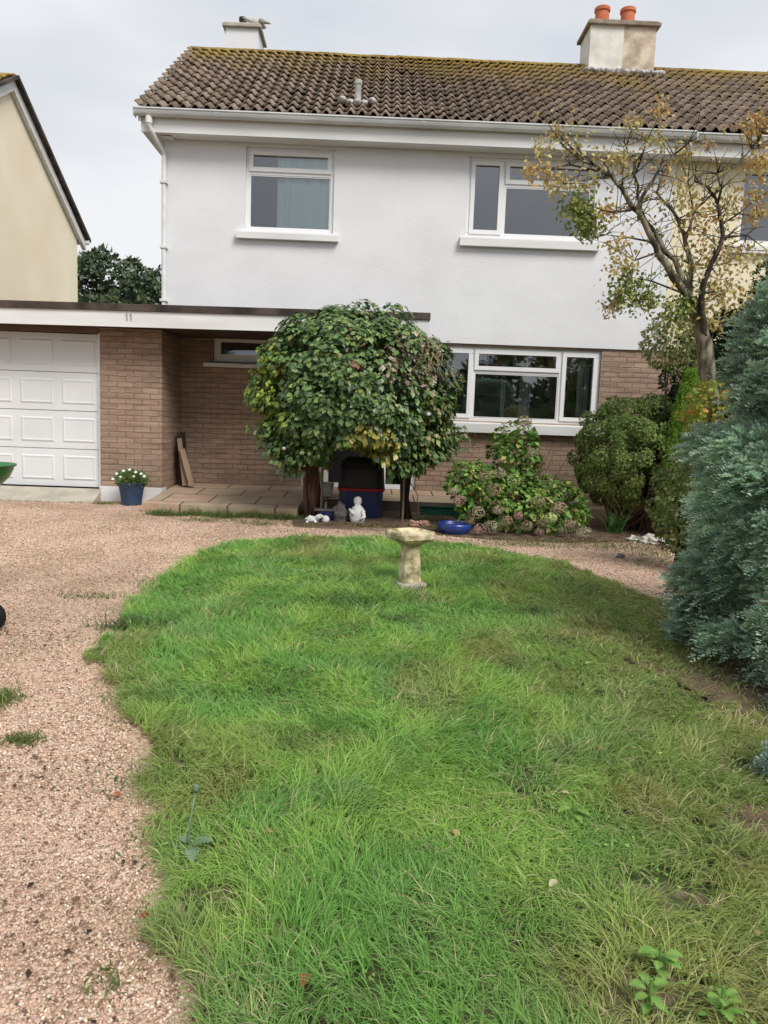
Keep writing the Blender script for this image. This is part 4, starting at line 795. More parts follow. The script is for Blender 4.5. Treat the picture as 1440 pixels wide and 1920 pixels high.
def straps(name, c, n, L0, wd, pal, parent, spread=.5, m='leaf', seg=4):
    a = rng.random(n)*6.283; V = []; F = []; ln = L0*(.6+.6*rng.random(n)); le = spread*(.4+.8*rng.random(n)); b0 = np.array(c)+np.stack([rng.normal(size=n)*.03, rng.normal(size=n)*.03, np.zeros(n)], 1)
    dv = np.stack([np.cos(a), np.sin(a), np.zeros(n)], 1); sd_ = np.stack([-np.sin(a), np.cos(a), np.zeros(n)], 1); t = np.linspace(0, 1, seg+1); V = np.empty((n, seg+1, 2, 3))
    for k_, tt in enumerate(t):
        p = b0+dv*(ln*le*tt**1.5)[:, None]+np.array([0, 0, 1.])*(ln*(tt-.45*le*tt**2.2))[:, None]; w_ = wd*(1-tt**3)*.5+.0005; V[:, k_, 0] = p+sd_*w_; V[:, k_, 1] = p-sd_*w_
    i0 = (np.arange(n)*(seg+1)*2)[:, None, None]; q = np.arange(seg)[None, :, None]*2+np.array([0, 1, 3, 2])[None, None, :]; F = (i0+q).reshape(-1, 4)
    return np_mesh(name, V.reshape(-1, 3), F, M[m], np.repeat(pick(pal, n), seg, 0), parent)
straps('blade', (2.98, 8.95, .08), 40, .34, .022, [(.08, .20, .05), (.12, .26, .07)], sl_, .7)
# --- background trees between the houses
def bgtree(base, c, rad, n, nl_, label, pal, zmin=None):
    t = thing('evergreen_tree', base, label, 'tree', 'trees seen between the two houses'); P, Nn = lobes(n, c, rad, nl_, .42, .25); k = len(P); s = .7+rng.random(k)*.8
    leaves('crown', P, rdir(k)+Nn*.5, Nn+rdir(k)*.4, .17*s, .05*s, pick(pal, k), M['gloss_leaf'], t)
    mb = MB(); mb.tube([base, (base[0], base[1], c[2]-.5), (base[0]+.1, base[1], c[2]+.6)], [.22, .16, .05], 9)
    for q in range(5): a = q*1.3; mb.tube([(base[0], base[1], c[2]-.8), (base[0]+math.cos(a)*rad[0]*.6, base[1]+math.sin(a)*rad[1]*.6, c[2]+.3)], [.09, .03], 6)
    mb.build('trunk', M['dbark'], t, smooth=True)
DK = [(.025, .055, .02), (.045, .08, .03), (.075, .115, .05), (.13, .17, .09)]
bgtree((-9.2, 26, .1), (-9.0, 26, 4.9), (1.55, 1.4, 1.75), 7500, 46, 'dense dark evergreen tree beside the sand coloured gable wall', DK)
bgtree((-7.2, 26.6, .1), (-7.3, 26.6, 4.6), (1.1, 1.0, 1.55), 4500, 34, 'smaller evergreen tree against the corner of the white house', DK)
# hedge and trees on the street side behind the viewpoint; the ground floor panes mirror them
hg = thing('hedge', (2, -6, -.3), 'tall dark boundary hedge across the street side of the garden', 'hedge')
n = 16000; P = np.stack([rng.random(n)*26-11, -6+rng.normal(size=n)*.5, -.4+rng.random(n)**.8*3.9], 1); P[:, 2] *= (1+.22*np.sin(P[:, 0]*1.7)+.12*np.sin(P[:, 0]*4.1))
leaves('foliage', P, rdir(n), rdir(n), .28+rng.random(n)*.12, .09, pick(DK, n), M['leaf'], hg)
for x in range(-10, 15, 4): mb = MB(); mb.tube([(x, -6, -.4), (x+.1, -6, 2.2)], [.07, .03], 6); mb.build('stem', M['dbark'], hg)

# ================================================================ grass
BARE = [(1.50, 2.50, .20, .13), (.95, 2.14, .15, .11), (.05, 1.75, .06, .04), (-.42, 2.0, .08, .1), (-.22, 1.88, .05, .04), (.65, 2.7, .04, .03), (2.5, 3.8, .8, .6), (1.55, 2.95, .1, .1)]
def blades(name, x, y, z0, ln, wd, ang, l0, l1, cols, parent=None, seg=3):
    n = len(x); V = np.empty((n, seg+1, 2, 3)); dx, dy = np.cos(ang), np.sin(ang); tw = rng.random(n)*3.14; sx_, sy_ = np.cos(tw), np.sin(tw)
    hx = np.zeros(n); hz = np.zeros(n)
    for k_ in range(seg+1):
        t = k_/seg
        if k_: ph = l0+l1*(t-.5/seg)*1.2; hx = hx+np.sin(ph)*ln/seg; hz = hz+np.cos(ph)*ln/seg
        w_ = wd*(1-t**1.8)*.5+.0002; cx, cy, cz = x+dx*hx, y+dy*hx, z0+np.maximum(hz, -.0)
        V[:, k_, 0, 0] = cx+sx_*w_; V[:, k_, 0, 1] = cy+sy_*w_; V[:, k_, 1, 0] = cx-sx_*w_; V[:, k_, 1, 1] = cy-sy_*w_; V[:, k_, :, 2] = cz[:, None]
    i0 = (np.arange(n)*(seg+1)*2)[:, None, None]; q = np.arange(seg)[None, :, None]*2+np.array([0, 1, 3, 2])[None, None, :]
    o = np_mesh(name, V.reshape(-1, 3), (i0+q).reshape(-1, 4), M['grass'], np.repeat(cols, seg, 0), parent); return o
def grass_field():
    X, Y = [], []
    for (y0, y1, den) in ((1.2, 2.2, 18000), (2.2, 3.2, 16500), (3.2, 4.5, 13000), (4.5, 6, 10500), (6, 8.05, 8500), (-.5, 1.2, 1500)):
        x0 = -1.85; x1 = min(.62*y1+.35, 3.4) if y0 > 0 else 1.5; n = int((x1-x0)*(y1-y0)*den); x = x0+rng.random(n)*(x1-x0); y = y0+rng.random(n)*(y1-y0)
        X.append(x); Y.append(y)
    x = np.concatenate(X); y = np.concatenate(Y)
    # tufts: pull each blade part of the way towards the middle of its clump
    cs = .055; cxg = np.floor(x/cs); cyg = np.floor(y/cs); h = np.sin(cxg*127.1+cyg*311.7)*43758.5; h -= np.floor(h); h2 = np.sin(cxg*269.5+cyg*183.3)*43758.5; h2 -= np.floor(h2)
    x = x+((cxg+h)*cs-x)*.35; y = y+((cyg+h2)*cs-y)*.35
    ex = (vnoise(x, y, 6, 1)-.5)*.16; ey = (vnoise(x, y, 6, 2)-.5)*.16
    k = inpoly(x+ex, y+ey, lawn)
    k &= ((x-.33)/.17)**2+((y-5.80)/.16)**2 > 1
    for (bx, by, a, b) in BARE:
        dd = ((x-bx)/a)**2+((y-by)/b)**2+(vnoise(x, y, 18, 5)-.5)*1.1; k &= ~((dd < 1) & (rng.random(len(x)) < .88))
    thin = vnoise(x, y, 3.2, 8)*.6+vnoise(x, y, 9, 9)*.4; k &= ~((thin < .30) & (rng.random(len(x)) < .55))
    x, y, h, h2 = x[k], y[k], h[k], h2[k]; n = len(x)
    big = vnoise(x, y, 1.1, 11); med = vnoise(x, y, 3.3, 12); sm = vnoise(x, y, 9, 13)
    right = np.clip((x-.55+(3-y)*.12)/1.2, 0, 1)
    ln = (.040+.050*med+.03*sm+.025*h)*(1-.40*right*(y > 3.5))*(.45+.95*rng.random(n)); ln *= np.where(y > 5, 1.0, 1.05)
    # round the bath and near the middle the grass lies longer
    for (bx, by, rr, gn) in ((.05, 5.9, .45, 1.5), (.75, 5.6, .35, 1.4), (-.2, 5.3, .3, 1.3), (.1, 2.7, .5, 1.25)): ln *= 1+(gn-1)*np.exp(-((x-bx)**2+(y-by)**2)/rr**2)
    ang = vnoise(x, y, 1.7, 14)*9+vnoise(x, y, 5, 15)*3.5+h*1.6+rng.normal(size=n)*.85
    flat = vnoise(x, y, 2.1, 33); l0 = np.abs(rng.normal(size=n)*.25)+.1+.5*np.clip((flat-.5)*2.5, 0, 1); l1 = .7+1.2*rng.random(n)+.5*med
    wd = (.0023+.0016*rng.random(n))*np.interp(y, [1.5, 3, 5, 8], [1, 1.25, 1.7, 2.3])
    gA = np.array([.235, .46, .11]); gB = np.array([.35, .56, .13]); gC = np.array([.25, .45, .13]); gO = np.array([.37, .37, .13]); gS = np.array([.66, .58, .34])
    w1 = np.clip((med-.4)*3, 0, 1)[:, None]; w2 = np.clip((vnoise(x, y, 4.4, 16)-.55)*4, 0, 1)[:, None]; c = gA*(1-w1)+gB*w1; c = c*(1-w2)+gC*w2
    w3 = (np.clip(right*1.0+np.clip((vnoise(x, y, 2.4, 17)-.62)*4, 0, 1)+np.where(y < 2.3, np.clip((x-.2)*.6, 0, .35), 0), 0, .85))[:, None]*(.45+.55*vnoise(x, y, 3.7, 18)[:, None]); c = c*(1-w3)+gO*w3
    xl = np.interp(y, [p[1] for p in lawn[1:14]], [p[0] for p in lawn[1:14]]); ed = np.clip(1-(x-xl)/.30, 0, 1)*(y < 3.9)*(.3+.7*vnoise(x, y, 5, 27)); c = c*(1-.55*ed[:, None])+np.array([.34, .31, .13])*.55*ed[:, None]
    st = rng.random(n) < (.035+.10*right+.10*(vnoise(x, y, 7, 19) > .72)); c[st] = gS; c *= (.72+.5*rng.random((n, 1)))
    o = blades('grass', x, y, gz(y)+.02, ln, wd, ang, l0, l1, c); tag(o, 'long lush lawn grass with yellowing patches', 'grass', kind='stuff'); return n
NG = grass_field()
def tufts(name, spots, label, kind='stuff', cat='grass', pal=((.10, .20, .05), (.17, .24, .07), (.24, .24, .10))):
    X, Y, LN = [], [], []
    for (x, y, rx, ry, n, L0) in spots:
        X.append(x+rng.normal(size=n)*rx*.5); Y.append(y+rng.normal(size=n)*ry*.5); LN.append(np.full(n, L0))
    x, y, ln = map(np.concatenate, (X, Y, LN)); n = len(x)
    o = blades(name, x, y, gz(y)+.002, ln*(.5+rng.random(n)), .004+.003*rng.random(n), rng.random(n)*6.28, np.abs(rng.normal(size=n)*.4)+.1, .6+rng.random(n), pick(pal, n)); tag(o, label, cat, kind=kind); return o
sp = [(-3.0+k*.11, 9.22+.05*math.sin(k), .12, .10, 190, .10+.03*math.sin(k*1.9)) for k in range(3, 20)]+[(-2.0, 8.85, .3, .12, 160, .06), (-1.3, 8.75, .35, .16, 260, .06), (-3.55, 9.95, .16, .05, 130, .07), (-3.95, 9.97, .15, .04, 50, .04), (-4.6, 9.97, .3, .03, 60, .03),
    (-2.0, 5.35, .28, .10, 170, .045), (-1.75, 5.8, .15, .2, 90, .04), (-1.45, 3.05, .10, .05, 220, .045), (-1.75, 3.45, .10, .14, 320, .06), (-1.25, 3.6, .2, .15, 80, .035), (-.95, 2.75, .12, .2, 60, .03), (-.75, 2.3, .1, .2, 40, .03), (-.62, 1.75, .06, .1, 60, .03), (-2.3, 4.2, .4, .3, 130, .03), (-1.9, 4.6, .4, .3, 60, .03),
    (1.7, 8.15, .9, .15, 420, .05), (.2, 8.85, .9, .10, 260, .05), (2.2, 8.25, .8, .12, 300, .05), (1.7, 7.95, .7, .12, 420, .04), (2.7, 8.0, .5, .2, 380, .05), (2.7, 7.3, .25, .2, 120, .04), (0, 8.4, .8, .2, 260, .03), (-.9, 8.35, .4, .2, 120, .03), (-.75, 8.75, .2, .08, 80, .05), (3.0, 7.6, .3, .3, 260, .05), (.9, 8.95, .3, .2, 200, .08), (.75, 9.5, .3, .15, 160, .10)]
tufts('weeds', sp, 'scattered weeds and grass tufts growing through the gravel and along the patio edge')

tufts('loose_tufts', [(-.17, 5.95, .30, .10, 700, .14), (-.2, 5.3, .22, .07, 600, .13), (.62, 5.75, .25, .08, 420, .14), (.95, 5.9, .3, .10, 450, .13), (.35, 5.45, .4, .12, 520, .12), (-1.45, 4.62, .2, .06, 420, .13), (.15, 4.9, .2, .06, 240, .11), (1.2, 5.2, .3, .1, 360, .11), (.85, 3.0, .14, .05, 300, .10), (-.05, 2.55, .15, .05, 160, .10)], 'darker loose tufts of long grass around the bird bath', pal=((.07, .15, .05), (.11, .20, .07), (.22, .24, .12)))
def ground_weeds():
    n = 9000; x = -1.3+rng.random(n)*3.6; y = 1.4+rng.random(n)*5.6; k = inpoly(x, y, lawn) & (vnoise(x, y, 2.6, 41) > .56); x, y = x[k], y[k]; n = len(x)
    P = np.stack([x, y, gz(y)+.03+.025*rng.random(n)], 1); d_ = rdir(n); d_[:, 2] *= .25
    tag(leaves('ground_weeds', P, d_, np.array([0, 0, 1.])+rdir(n)*.35, .012+.012*rng.random(n), .005+.003*rng.random(n), pick([(.20, .40, .08), (.28, .44, .12), (.14, .30, .07)], n), M['leaf']), 'small leafy weeds scattered through the lawn', 'weeds', kind='stuff')
ground_weeds()
# gravel pebbles lying on the drive
def pebbles():
    base = np.array([(1, 0, 0), (-1, 0, 0), (0, 1, 0), (0, -1, 0), (0, 0, 1), (0, 0, -1)], float); ft = np.array([(0, 2, 4), (2, 1, 4), (1, 3, 4), (3, 0, 4), (2, 0, 5), (1, 2, 5), (3, 1, 5), (0, 3, 5)])
    X, Y, R = [], [], []
    for (y0, y1, den, rr) in ((1.2, 2.4, 11000, .0056), (2.4, 3.8, 8500, .0060), (3.8, 5.5, 4500, .0070), (5.5, 8.6, 1500, .008), (8.6, 10.2, 700, .008)):
        x0, x1 = -.62*y1-.4, (.1 if y1 < 8 else 3.2); n = int((x1-x0)*(y1-y0)*den); X.append(x0+rng.random(n)*(x1-x0)); Y.append(y0+rng.random(n)*(y1-y0)); R.append(np.full(n, rr))
    x, y, R_ = map(np.concatenate, (X, Y, R)); ex = (vnoise(x, y, 9, 31)-.5)*.10
    k = inpoly(x, y, drive) & ~inpoly(x-.015+ex, y, lawn); x, y, R_ = x[k], y[k], R_[k]; n = len(x)
    s = R_*(.55+.75*rng.random(n)); sc = np.stack([s*(.8+.5*rng.random(n)), s*(.8+.5*rng.random(n)), s*(.5+.3*rng.random(n))], 1)
    V = base[None]*sc[:, None, :]*(.75+.5*rng.random((n, 6, 1))); a = rng.random(n)*6.28; ca, sa = np.cos(a)[:, None], np.sin(a)[:, None]; vx = V[:, :, 0]*ca-V[:, :, 1]*sa; vy = V[:, :, 0]*sa+V[:, :, 1]*ca
    vz = V[:, :, 2]+vx*rng.normal(size=(n, 1))*.4; V = np.stack([vx+x[:, None], vy+y[:, None], vz+(gz(y)+s*.3)[:, None]], 2)
    F = (ft[None]+(np.arange(n)*6)[:, None, None]).reshape(-1, 3); c = pick([(.68, .50, .38), (.58, .40, .30), (.78, .65, .51), (.40, .26, .18), (.19, .13, .09), (.74, .65, .53)], n, [5, 4, 2.2, 1.5, .8, .35], .12)*(.74+.38*vnoise(x, y, 1.1, 51)[:, None]+.10*vnoise(x, y, 6, 52)[:, None])
    o = np_mesh('gravel', V.reshape(-1, 3), F, M['stone'], np.repeat(c, 8, 0)); tag(o, 'loose pink gravel chips covering the drive', 'gravel', kind='stuff')
pebbles()
# small dark debris and leaf litter on the drive and bed
def litter(spots, name, label, pal):
    P = []
    for (x, y, rx, ry, n) in spots: q = np.stack([x+rng.normal(size=n)*rx*.5, y+rng.normal(size=n)*ry*.5], 1); P.append(np.column_stack([q, gz(q[:, 1])+.018]))
    P = np.concatenate(P); n = len(P); dv = rdir(n); dv[:, 2] *= .3; o = leaves(name, P, dv, np.array([0, 0, 1.])+rdir(n)*.4, .014+.02*rng.random(n), .006+.003*rng.random(n), pick(pal, n), M['petal']); tag(o, label, 'leaf litter', kind='stuff')
litter([(-2.0, 4.45, .7, .12, 90), (-1.7, 4.2, .8, .5, 60), (-1.3, 2.75, .3, .2, 40), (-1.35, 2.35, .1, .1, 30), (-.9, 2.0, .6, .6, 60), (-2.5, 6, 2, 1.5, 60), (2.4, 8.3, .9, .2, 900), (3.1, 7.9, .3, .3, 400), (0, 8.85, .9, .15, 500), (1.0, 9.2, .4, .5, 300), (-1.6, 8.95, .7, .1, 200), (1.5, 2.5, .3, .2, 200), (3.0, 9.0, .8, .3, 500)], 'leaf_litter', 'dry brown leaf litter on the bed and gravel', [(.16, .10, .06), (.07, .05, .035), (.26, .17, .10), (.34, .25, .15)])

# ================================================================ small plants and leaves in the lawn
def broad_leaf(mb, c, ang, L0, tilt, lob=True):
    n = 12; ol = []
    for k_ in range(n+1):
        t = k_/n; w_ = math.sin(math.pi*min(t*.9+.08, 1))**.8*L0*.30*(1.35 if lob and k_ % 2 else .62 if lob else 1); ol.append((t*L0, w_))
    ca, sa = math.cos(ang), math.sin(ang); P = lambda u_, v_: (c[0]+ca*u_*math.cos(tilt)-sa*v_, c[1]+sa*u_*math.cos(tilt)+ca*v_, c[2]+u_*math.sin(tilt)-.35*u_*u_/L0+abs(v_)*.25)
    for (a, b) in zip(ol[:-1], ol[1:]):
        mb.quad(P(a[0], 0), P(b[0], 0), P(b[0], b[1]), P(a[0], a[1])); mb.quad(P(a[0], -a[1]), P(b[0], -b[1]), P(b[0], 0), P(a[0], 0))
M['weedleaf'] = mat('weed_leaf', (.17, .34, .07), .7, (.27, .44, .11), 30, trans=.3); M['bluegreen'] = mat('sow_thistle_leaf', (.16, .26, .14), .5, (.26, .38, .24), 30, trans=.3)
def weed(name, x, y, nl_, L0, label, m, tilt=.7, z=.03, seed=0):
    t = thing(name, (x, y, float(gz(y))), label, 'weed'); g = random.Random(seed)
    mb = MB()
    for k_ in range(nl_):
        a = k_*2.4+g.uniform(-.3, .3); hh = z*(.55+.6*g.random()); broad_leaf(mb, (x+.012*math.cos(a), y+.012*math.sin(a), float(gz(y))+hh), a, L0*g.uniform(.7, 1.1), tilt*g.uniform(.6, 1.2))
    mb.build('leaf_rosette', m, t); mb = MB(); mb.tube([(x, y, float(gz(y))), (x, y, float(gz(y))+z+.03)], .004, 6); mb.build('stem', m, t); return t
weed('broad_leaved_weed', .80, 1.80, 11, .048, 'bright lobed weed at the bottom right of the lawn, upper of three', M['weedleaf'], .5, .07, 1)
weed('broad_leaved_weed', .73, 1.68, 10, .045, 'bright lobed weed at the bottom right of the lawn, lower left of three', M['weedleaf'], .4, .07, 2)
weed('broad_leaved_weed', .90, 1.66, 9, .042, 'bright lobed weed at the bottom edge of the lawn, lower right of three', M['weedleaf'], .5, .07, 3)
weed('broad_leaved_weed', .77, 2.55, 7, .055, 'small round leaved weed near the bare soil patch in the lawn', M['weedleaf'], .3, .05, 4)
th_ = weed('sow_thistle', -.55, 2.28, 5, .075, 'grey green thistle like weed with a pale bud at the left lawn edge', M['bluegreen'], .45, .04, 5)
zb = float(gz(2.28)); mb = MB(); mb.tube([(-.55, 2.28, zb), (-.555, 2.31, zb+.11), (-.545, 2.34, zb+.19)], [.005, .004, .003], 6); mb.blob((-.545, 2.345, zb+.20), .012, .012, .014, 1, .2); mb.build('bud', M['bluegreen'], th_, smooth=True)
LEAVES = [(-.33, 2.34, .030, (.55, .30, .12), 'curled orange fallen leaf in the near grass left of centre'), (.33, 2.35, .026, (.60, .42, .22), 'pale tan fallen leaf in the near grass right of centre'), (-.58, 1.97, .026, (.42, .09, .05), 'red fallen leaf on the gravel by the lawn edge'), (.75, 2.66, .024, (.62, .52, .34), 'cream fallen leaf upright in the grass above the small weed'), (-.13, 1.69, .028, (.40, .14, .07), 'rust red fallen leaf near the bottom edge of the lawn'), (.23, 2.83, .024, (.42, .20, .10), 'small brown fallen leaf in the middle of the lawn'), (1.0, 3.05, .030, (.45, .22, .09), 'orange brown fallen leaf right of the lawn centre'), (.58, 2.10, .026, (.66, .56, .36), 'pale straw coloured fallen leaf left of the bare soil patch'), (-.88, 2.6, .022, (.42, .14, .06), 'rusty fallen leaf on the gravel left of the lawn'), (1.12, 1.93, .020, (.62, .42, .28), 'pinkish fallen leaf right of the lobed weeds'), (1.25, 4.1, .026, (.45, .62, .28), 'pale green fallen leaf near the blue conifer')]
for q, (x, y, L0, c, lab) in enumerate(LEAVES):
    m = mat('fallen_leaf', c, .7, tuple(v*.7 for v in c), 60, trans=.2); mb = MB(); lift = .05 if -.4 < x and y < 9 else .022; broad_leaf(mb, (x, y, float(gz(y))+lift), q*1.9, L0*1.6, .5, False)
    tag(mb.build('fallen_leaf', m), lab, 'leaf', 'fallen leaves')

# ================================================================ garden things
# bird bath: square tapering stone pillar with a round-cornered bowl
bb = thing('bird_bath', (.33, 5.93, -.01), 'weathered yellow sandstone bird bath on a short pillar in the lawn', 'bird bath')
def sq_lathe(mb, prof, c, n=32, p=5., sx=1, sy=1, rot=0):
    i0 = len(mb.v)
    for (rr, z) in prof:
        for j in range(n):
            an = 2*math.pi*j/n+math.pi/4*0; ca, sa = math.cos(an), math.sin(an); k_ = (abs(ca)**p+abs(sa)**p)**(-1/p); x, y = rr*k_*ca*sx, rr*k_*sa*sy
            mb.v.append((c[0]+x*math.cos(rot)-y*math.sin(rot), c[1]+x*math.sin(rot)+y*math.cos(rot), c[2]+z))
    for k_ in range(len(prof)-1):
        for j in range(n): a = i0+k_*n+j; b = i0+k_*n+(j+1) % n; mb.f.append((a, b, b+n, a+n))
    mb.f.append(tuple(i0+j for j in range(n))[::-1]); mb.f.append(tuple(i0+(len(prof)-1)*n+j for j in range(n)))
mb = MB(); sq_lathe(mb, [(.078, .04), (.080, .06), (.076, .15), (.066, .30), (.063, .37)], (.33, 5.93, -.01), p=6, rot=.35); mb.build('pillar', M['oldstone'], bb, smooth=False)
mb = MB(); sq_lathe(mb, [(.11, -.02), (.12, .03), (.115, .045), (.09, .05)], (.33, 5.93, -.01), p=8, rot=.35); mb.build('base', M['concrete'], bb)
mb = MB(); sq_lathe(mb, [(.075, .355), (.10, .372), (.142, .388), (.163, .41), (.165, .445), (.158, .462), (.143, .466), (.125, .448), (.09, .435), (.01, .432)], (.325, 5.93, -.01), p=6, rot=.55); mb.build('bowl', M['oldstone'], bb, smooth=False)
# planter with white flowers beside the garage
pt = thing('flower_pot', (-3.2, 9.98, .1), 'slate blue bucket pot with white flowers beside the garage brick pier', 'plant pot')
mb = MB(); mb.lathe([(.125, 0), (.155, .20), (.172, .27), (.178, .272), (.178, .30), (.165, .30), (.16, .27), (.02, .26)], (-3.2, 9.98, .1), 28); mb.build('pot', M['potblue'], pt, smooth=False)
n = 1500; dd = rdir(n); P = np.array([-3.2, 9.98, .42])+dd*np.array([.22, .2, .13])*(.3+.7*rng.random((n, 1)))+np.array([0, 0, .02]); leaves('foliage', P, dd+np.array([0, 0, .6])+rdir(n)*.4, rdir(n), .045, .010, pick([(.10, .20, .05), (.16, .28, .08), (.30, .36, .16)], n), M['leaf'], pt)
for q, (x, z) in enumerate([(-.15, .12), (-.06, .16), (.02, .18), (.10, .15), (.17, .13), (-.10, .08), (.07, .09), (-.2, .05), (.21, .10)]):
    mb = MB(); mb.lathe([(.001, .004), (.012, .005), (.020, .0)], (0, 0, 0), 10, Mx=Matrix.Translation((-3.2+x, 9.84, .40+z)) @ Matrix.Rotation(.9, 4, 'X')); mb.build('flower', M['plaster'], pt)
# boards leaning in the porch
def board(name, x, y, w, h, th, lean, m, label, twist=0.):
    Mx = Matrix.Translation((x, y, .30)) @ Matrix.Rotation(twist, 4, 'Z') @ Matrix.Rotation(lean, 4, 'Y'); mb = MB(); mb.box(0, th, 0, w, 0, h, Mx); tag(mb.build(name, m, bevel=.003), label, 'board', 'boards leaning in the porch')
board('wooden_board', -2.80, 10.93, .28, .76, .05, -.06, M['dplank'], 'dark tall board leaning against the side of the garage pier')
board('wooden_board', -2.73, 10.80, .10, .68, .065, -.12, M['plank'], 'narrow brown board leaning beside the dark one in the porch', .2)
board('wooden_board', -2.62, 10.74, .10, .54, .075, -.26, M['plank'], 'short pinkish board leaning outermost in the porch', .2)
# navy tub with red rim and black cover
tb = thing('storage_tub', (-.13, 9.72, .09), 'navy tub with a bright red rim strip and black top under the arch', 'tub')
mb = MB(); sq_lathe(mb, [(.25, 0), (.27, .02), (.285, .33), (.285, .345)], (-.13, 9.72, .09), p=7); mb.build('body', M['navy'], tb)
mb = MB(); sq_lathe(mb, [(.30, .345), (.305, .35), (.305, .375), (.30, .38)], (-.13, 9.72, .09), p=7); mb.build('rim', M['red'], tb)
mb = MB(); sq_lathe(mb, [(.296, .38), (.30, .40), (.285, .62), (.26, .72), (.20, .76), (.1, .77)], (-.13, 9.72, .09), p=6); mb.build('cover', M['black'], tb)
# ornaments
fg = thing('garden_figurine', (-.16, 9.06, .07), 'white plaster figurine with a round head in front of the navy tub', 'ornament')
mb = MB(); mb.lathe([(.06, 0), (.075, .01), (.088, .06), (.098, .11), (.092, .16), (.062, .205), (.036, .225), (.034, .235), (.046, .26), (.050, .285), (.042, .315), (.02, .332), (.003, .336)], (-.16, 9.06, .07), 18, sy=.85, wob=.07)
mb.tube([(-.19, 9.02, .18), (-.235, 8.99, .23), (-.262, 8.99, .262)], [.035, .022, .008], 8); mb.tube([(-.10, 9.0, .24), (-.075, 8.96, .17), (-.13, 8.95, .14)], [.024, .022, .016], 8)
mb.build('body', M['plaster'], fg, smooth=True)
an = thing('animal_ornament', (-.68, 8.98, .07), 'small white animal ornament lying left of the white ball', 'ornament')
mb = MB(); mb.blob((-.70, 8.98, .115), .085, .05, .042, 3, .3); mb.tube([(-.66, 8.98, .12), (-.62, 8.97, .155), (-.595, 8.96, .165)], [.038, .032, .026], 10); mb.tube([(-.60, 8.96, .165), (-.56, 8.95, .14)], [.024, .012], 8)
for x, y in ((-.76, 8.94), (-.72, 9.02), (-.66, 8.94), (-.64, 9.0)): mb.tube([(x, y, .10), (x-.005, y-.01, .065)], [.018, .014], 7)
mb.build('body', M['plaster'], an, smooth=True)
mb = MB(); mb.blob((-.545, 9.0, .118), .05, .05, .050, 1, .03, nu=20, nv=12); tag(mb.build('ball_ornament', M['plaster'], smooth=True), 'round white ball ornament between the white animal and the figurine', 'ornament')
mb = MB(); mb.blob((-.37, 9.14, .16), .09, .08, .13, 6, .25, nu=18, nv=12); tag(mb.build('grey_stone', M['greystone'], smooth=True), 'dark grey upright stone left of the white figurine', 'stone')
np_ = thing('lidded_pot', (-.55, 9.2, .08), 'small navy pot with a flat grey lid under the arch stems', 'pot')
mb = MB(); mb.lathe([(.08, 0), (.10, .06), (.105, .12), (.09, .12)], (-.55, 9.2, .08), 20); mb.build('pot', M['navy'], np_)
mb = MB(); mb.box(-.69, -.43, 9.12, 9.28, .205, .225); mb.box(-.57, -.545, 9.18, 9.20, .225, .31); mb.build('lid', M['greystone'], np_)
mb = MB(); sq_lathe(mb, [(.085, 0), (.095, .16), (.10, .165), (.10, .19), (.085, .19)], (-.62, 10.35, .27), p=6); tag(mb.build('stone_planter', M['palestone']), 'square pale grey planter standing on the patio by the entrance', 'planter')
bp_ = thing('blue_bowl', (.975, 8.52, .05), 'low glossy cobalt blue planter bowl at the front of the flower bed', 'planter')
mb = MB(); mb.lathe([(.13, 0), (.15, .02), (.195, .07), (.205, .11), (.20, .135), (.185, .14), (.185, .12), (.17, .09), (.01, .085)], (.975, 8.56, .05), 32); mb.build('bowl', M['blueglaze'], bp_, smooth=True)
n = 60; dd = rdir(n); P = np.array([1.02, 8.58, .17])+dd*np.array([.12, .1, .02]); leaves('foliage', P, dd+np.array([0, 0, .8]), rdir(n), .04, .010, pick([(.14, .14, .12), (.22, .2, .2)], n), M['leaf'], bp_)
mb = MB(); mb.box(.66, 1.25, 9.86, 9.89, .10, .235); mb.box(.66, 1.25, 9.84, 9.86, .215, .235); tag(mb.build('edging_strip', M['greenedge'], bevel=.004), 'dark green plastic edging strip in front of the patio behind the blue bowl', 'edging')
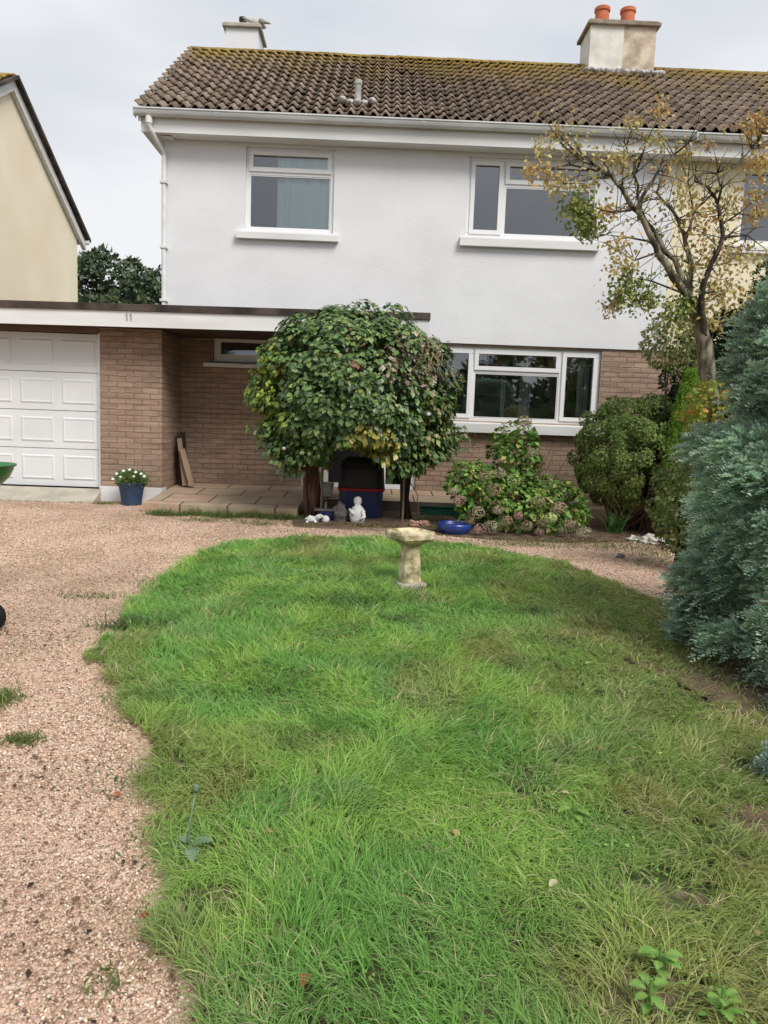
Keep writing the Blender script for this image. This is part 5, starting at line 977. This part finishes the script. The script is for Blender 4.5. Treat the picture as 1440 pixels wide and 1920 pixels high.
for q, (x, y, s, m, nm, lab) in enumerate([(.53, 9.0, .055, 'pinkstone', 'rubble_stone', 'pink brick rubble lump left of the other pink lump behind the bird bath'), (.66, 9.03, .06, 'pinkstone', 'rubble_stone', 'pink brick rubble lump nearest the blue bowl'), (3.17, 8.32, .09, 'palestone', 'rock', 'largest pale rock at the foot of the round shrub'), (3.02, 8.40, .06, 'palestone', 'rock', 'small pale rock left of the largest rock'), (3.34, 8.25, .07, 'palestone', 'rock', 'pale rock right of the largest rock near the blue conifer'), (2.55, 7.45, .035, 'greystone', 'rock', 'small grey rock lying on the gravel path')]):
    z = float(gz(y)); mb = MB(); mb.blob((x, y, z+s*.45), s*1.2, s, s*.75, q+3, .35, 2.0); tag(mb.build(nm, M[m]), lab, 'stone', 'loose stones')
mb = MB(); mb.tube([(.62, 9.6, .1), (.60, 9.65, .40), (.50, 9.7, .55)], .006, 5); tag(mb.build('cane', M['plank']), 'thin bare cane leaning right of the arch', 'cane')
# green kettle barbecue cut by the left frame edge
bq = thing('barbecue', (-2.56, 4.85, -.04), 'green enamel kettle barbecue with black wheels cut off by the left frame edge', 'barbecue')
c = (-2.60, 4.85, 0); rim = .945
mb = MB(); prof = [(.02, rim-.19), (.10, rim-.178), (.18, rim-.14), (.235, rim-.085), (.262, rim-.03), (.268, rim), (.280, rim+.004), (.280, rim-.008), (.262, rim-.006), (.25, rim-.03), (.22, rim-.09), (.16, rim-.135), (.05, rim-.165)]
mb.lathe(prof, (c[0], c[1], 0), 40); mb.build('bowl', M['greenenamel'], bq, smooth=True)
for (x, y, wh) in ((-2.31, 4.50, 1), (-2.86, 4.50, 1), (-2.60, 5.15, 0)):
    t = Vector((c[0]+(x-c[0])*.40, c[1]+(y-c[1])*.40, rim-.15)); z0 = float(gz(y)); mb = MB(); mb.tube([t, (x, y, z0+(.09 if wh else 0))], .010, 8); lg = mb.build('leg', M['black'], bq)
    if wh:
        Mx = Matrix.Translation((x, y, z0+.092)) @ Matrix.Rotation(math.pi/2, 4, 'X'); mb = MB(); mb.lathe([(.02, -.030), (.082, -.028), (.092, -.018), (.092, .018), (.082, .028), (.02, .030)], (0, 0, 0), 28, Mx=Mx); mb.build('wheel', M['rubber'], lg, smooth=False)
mb = MB(); mb.tube([(-2.86, 4.50, .05), (-2.31, 4.50, .05)], .008, 8); mb.build('axle', M['steel'], bq)
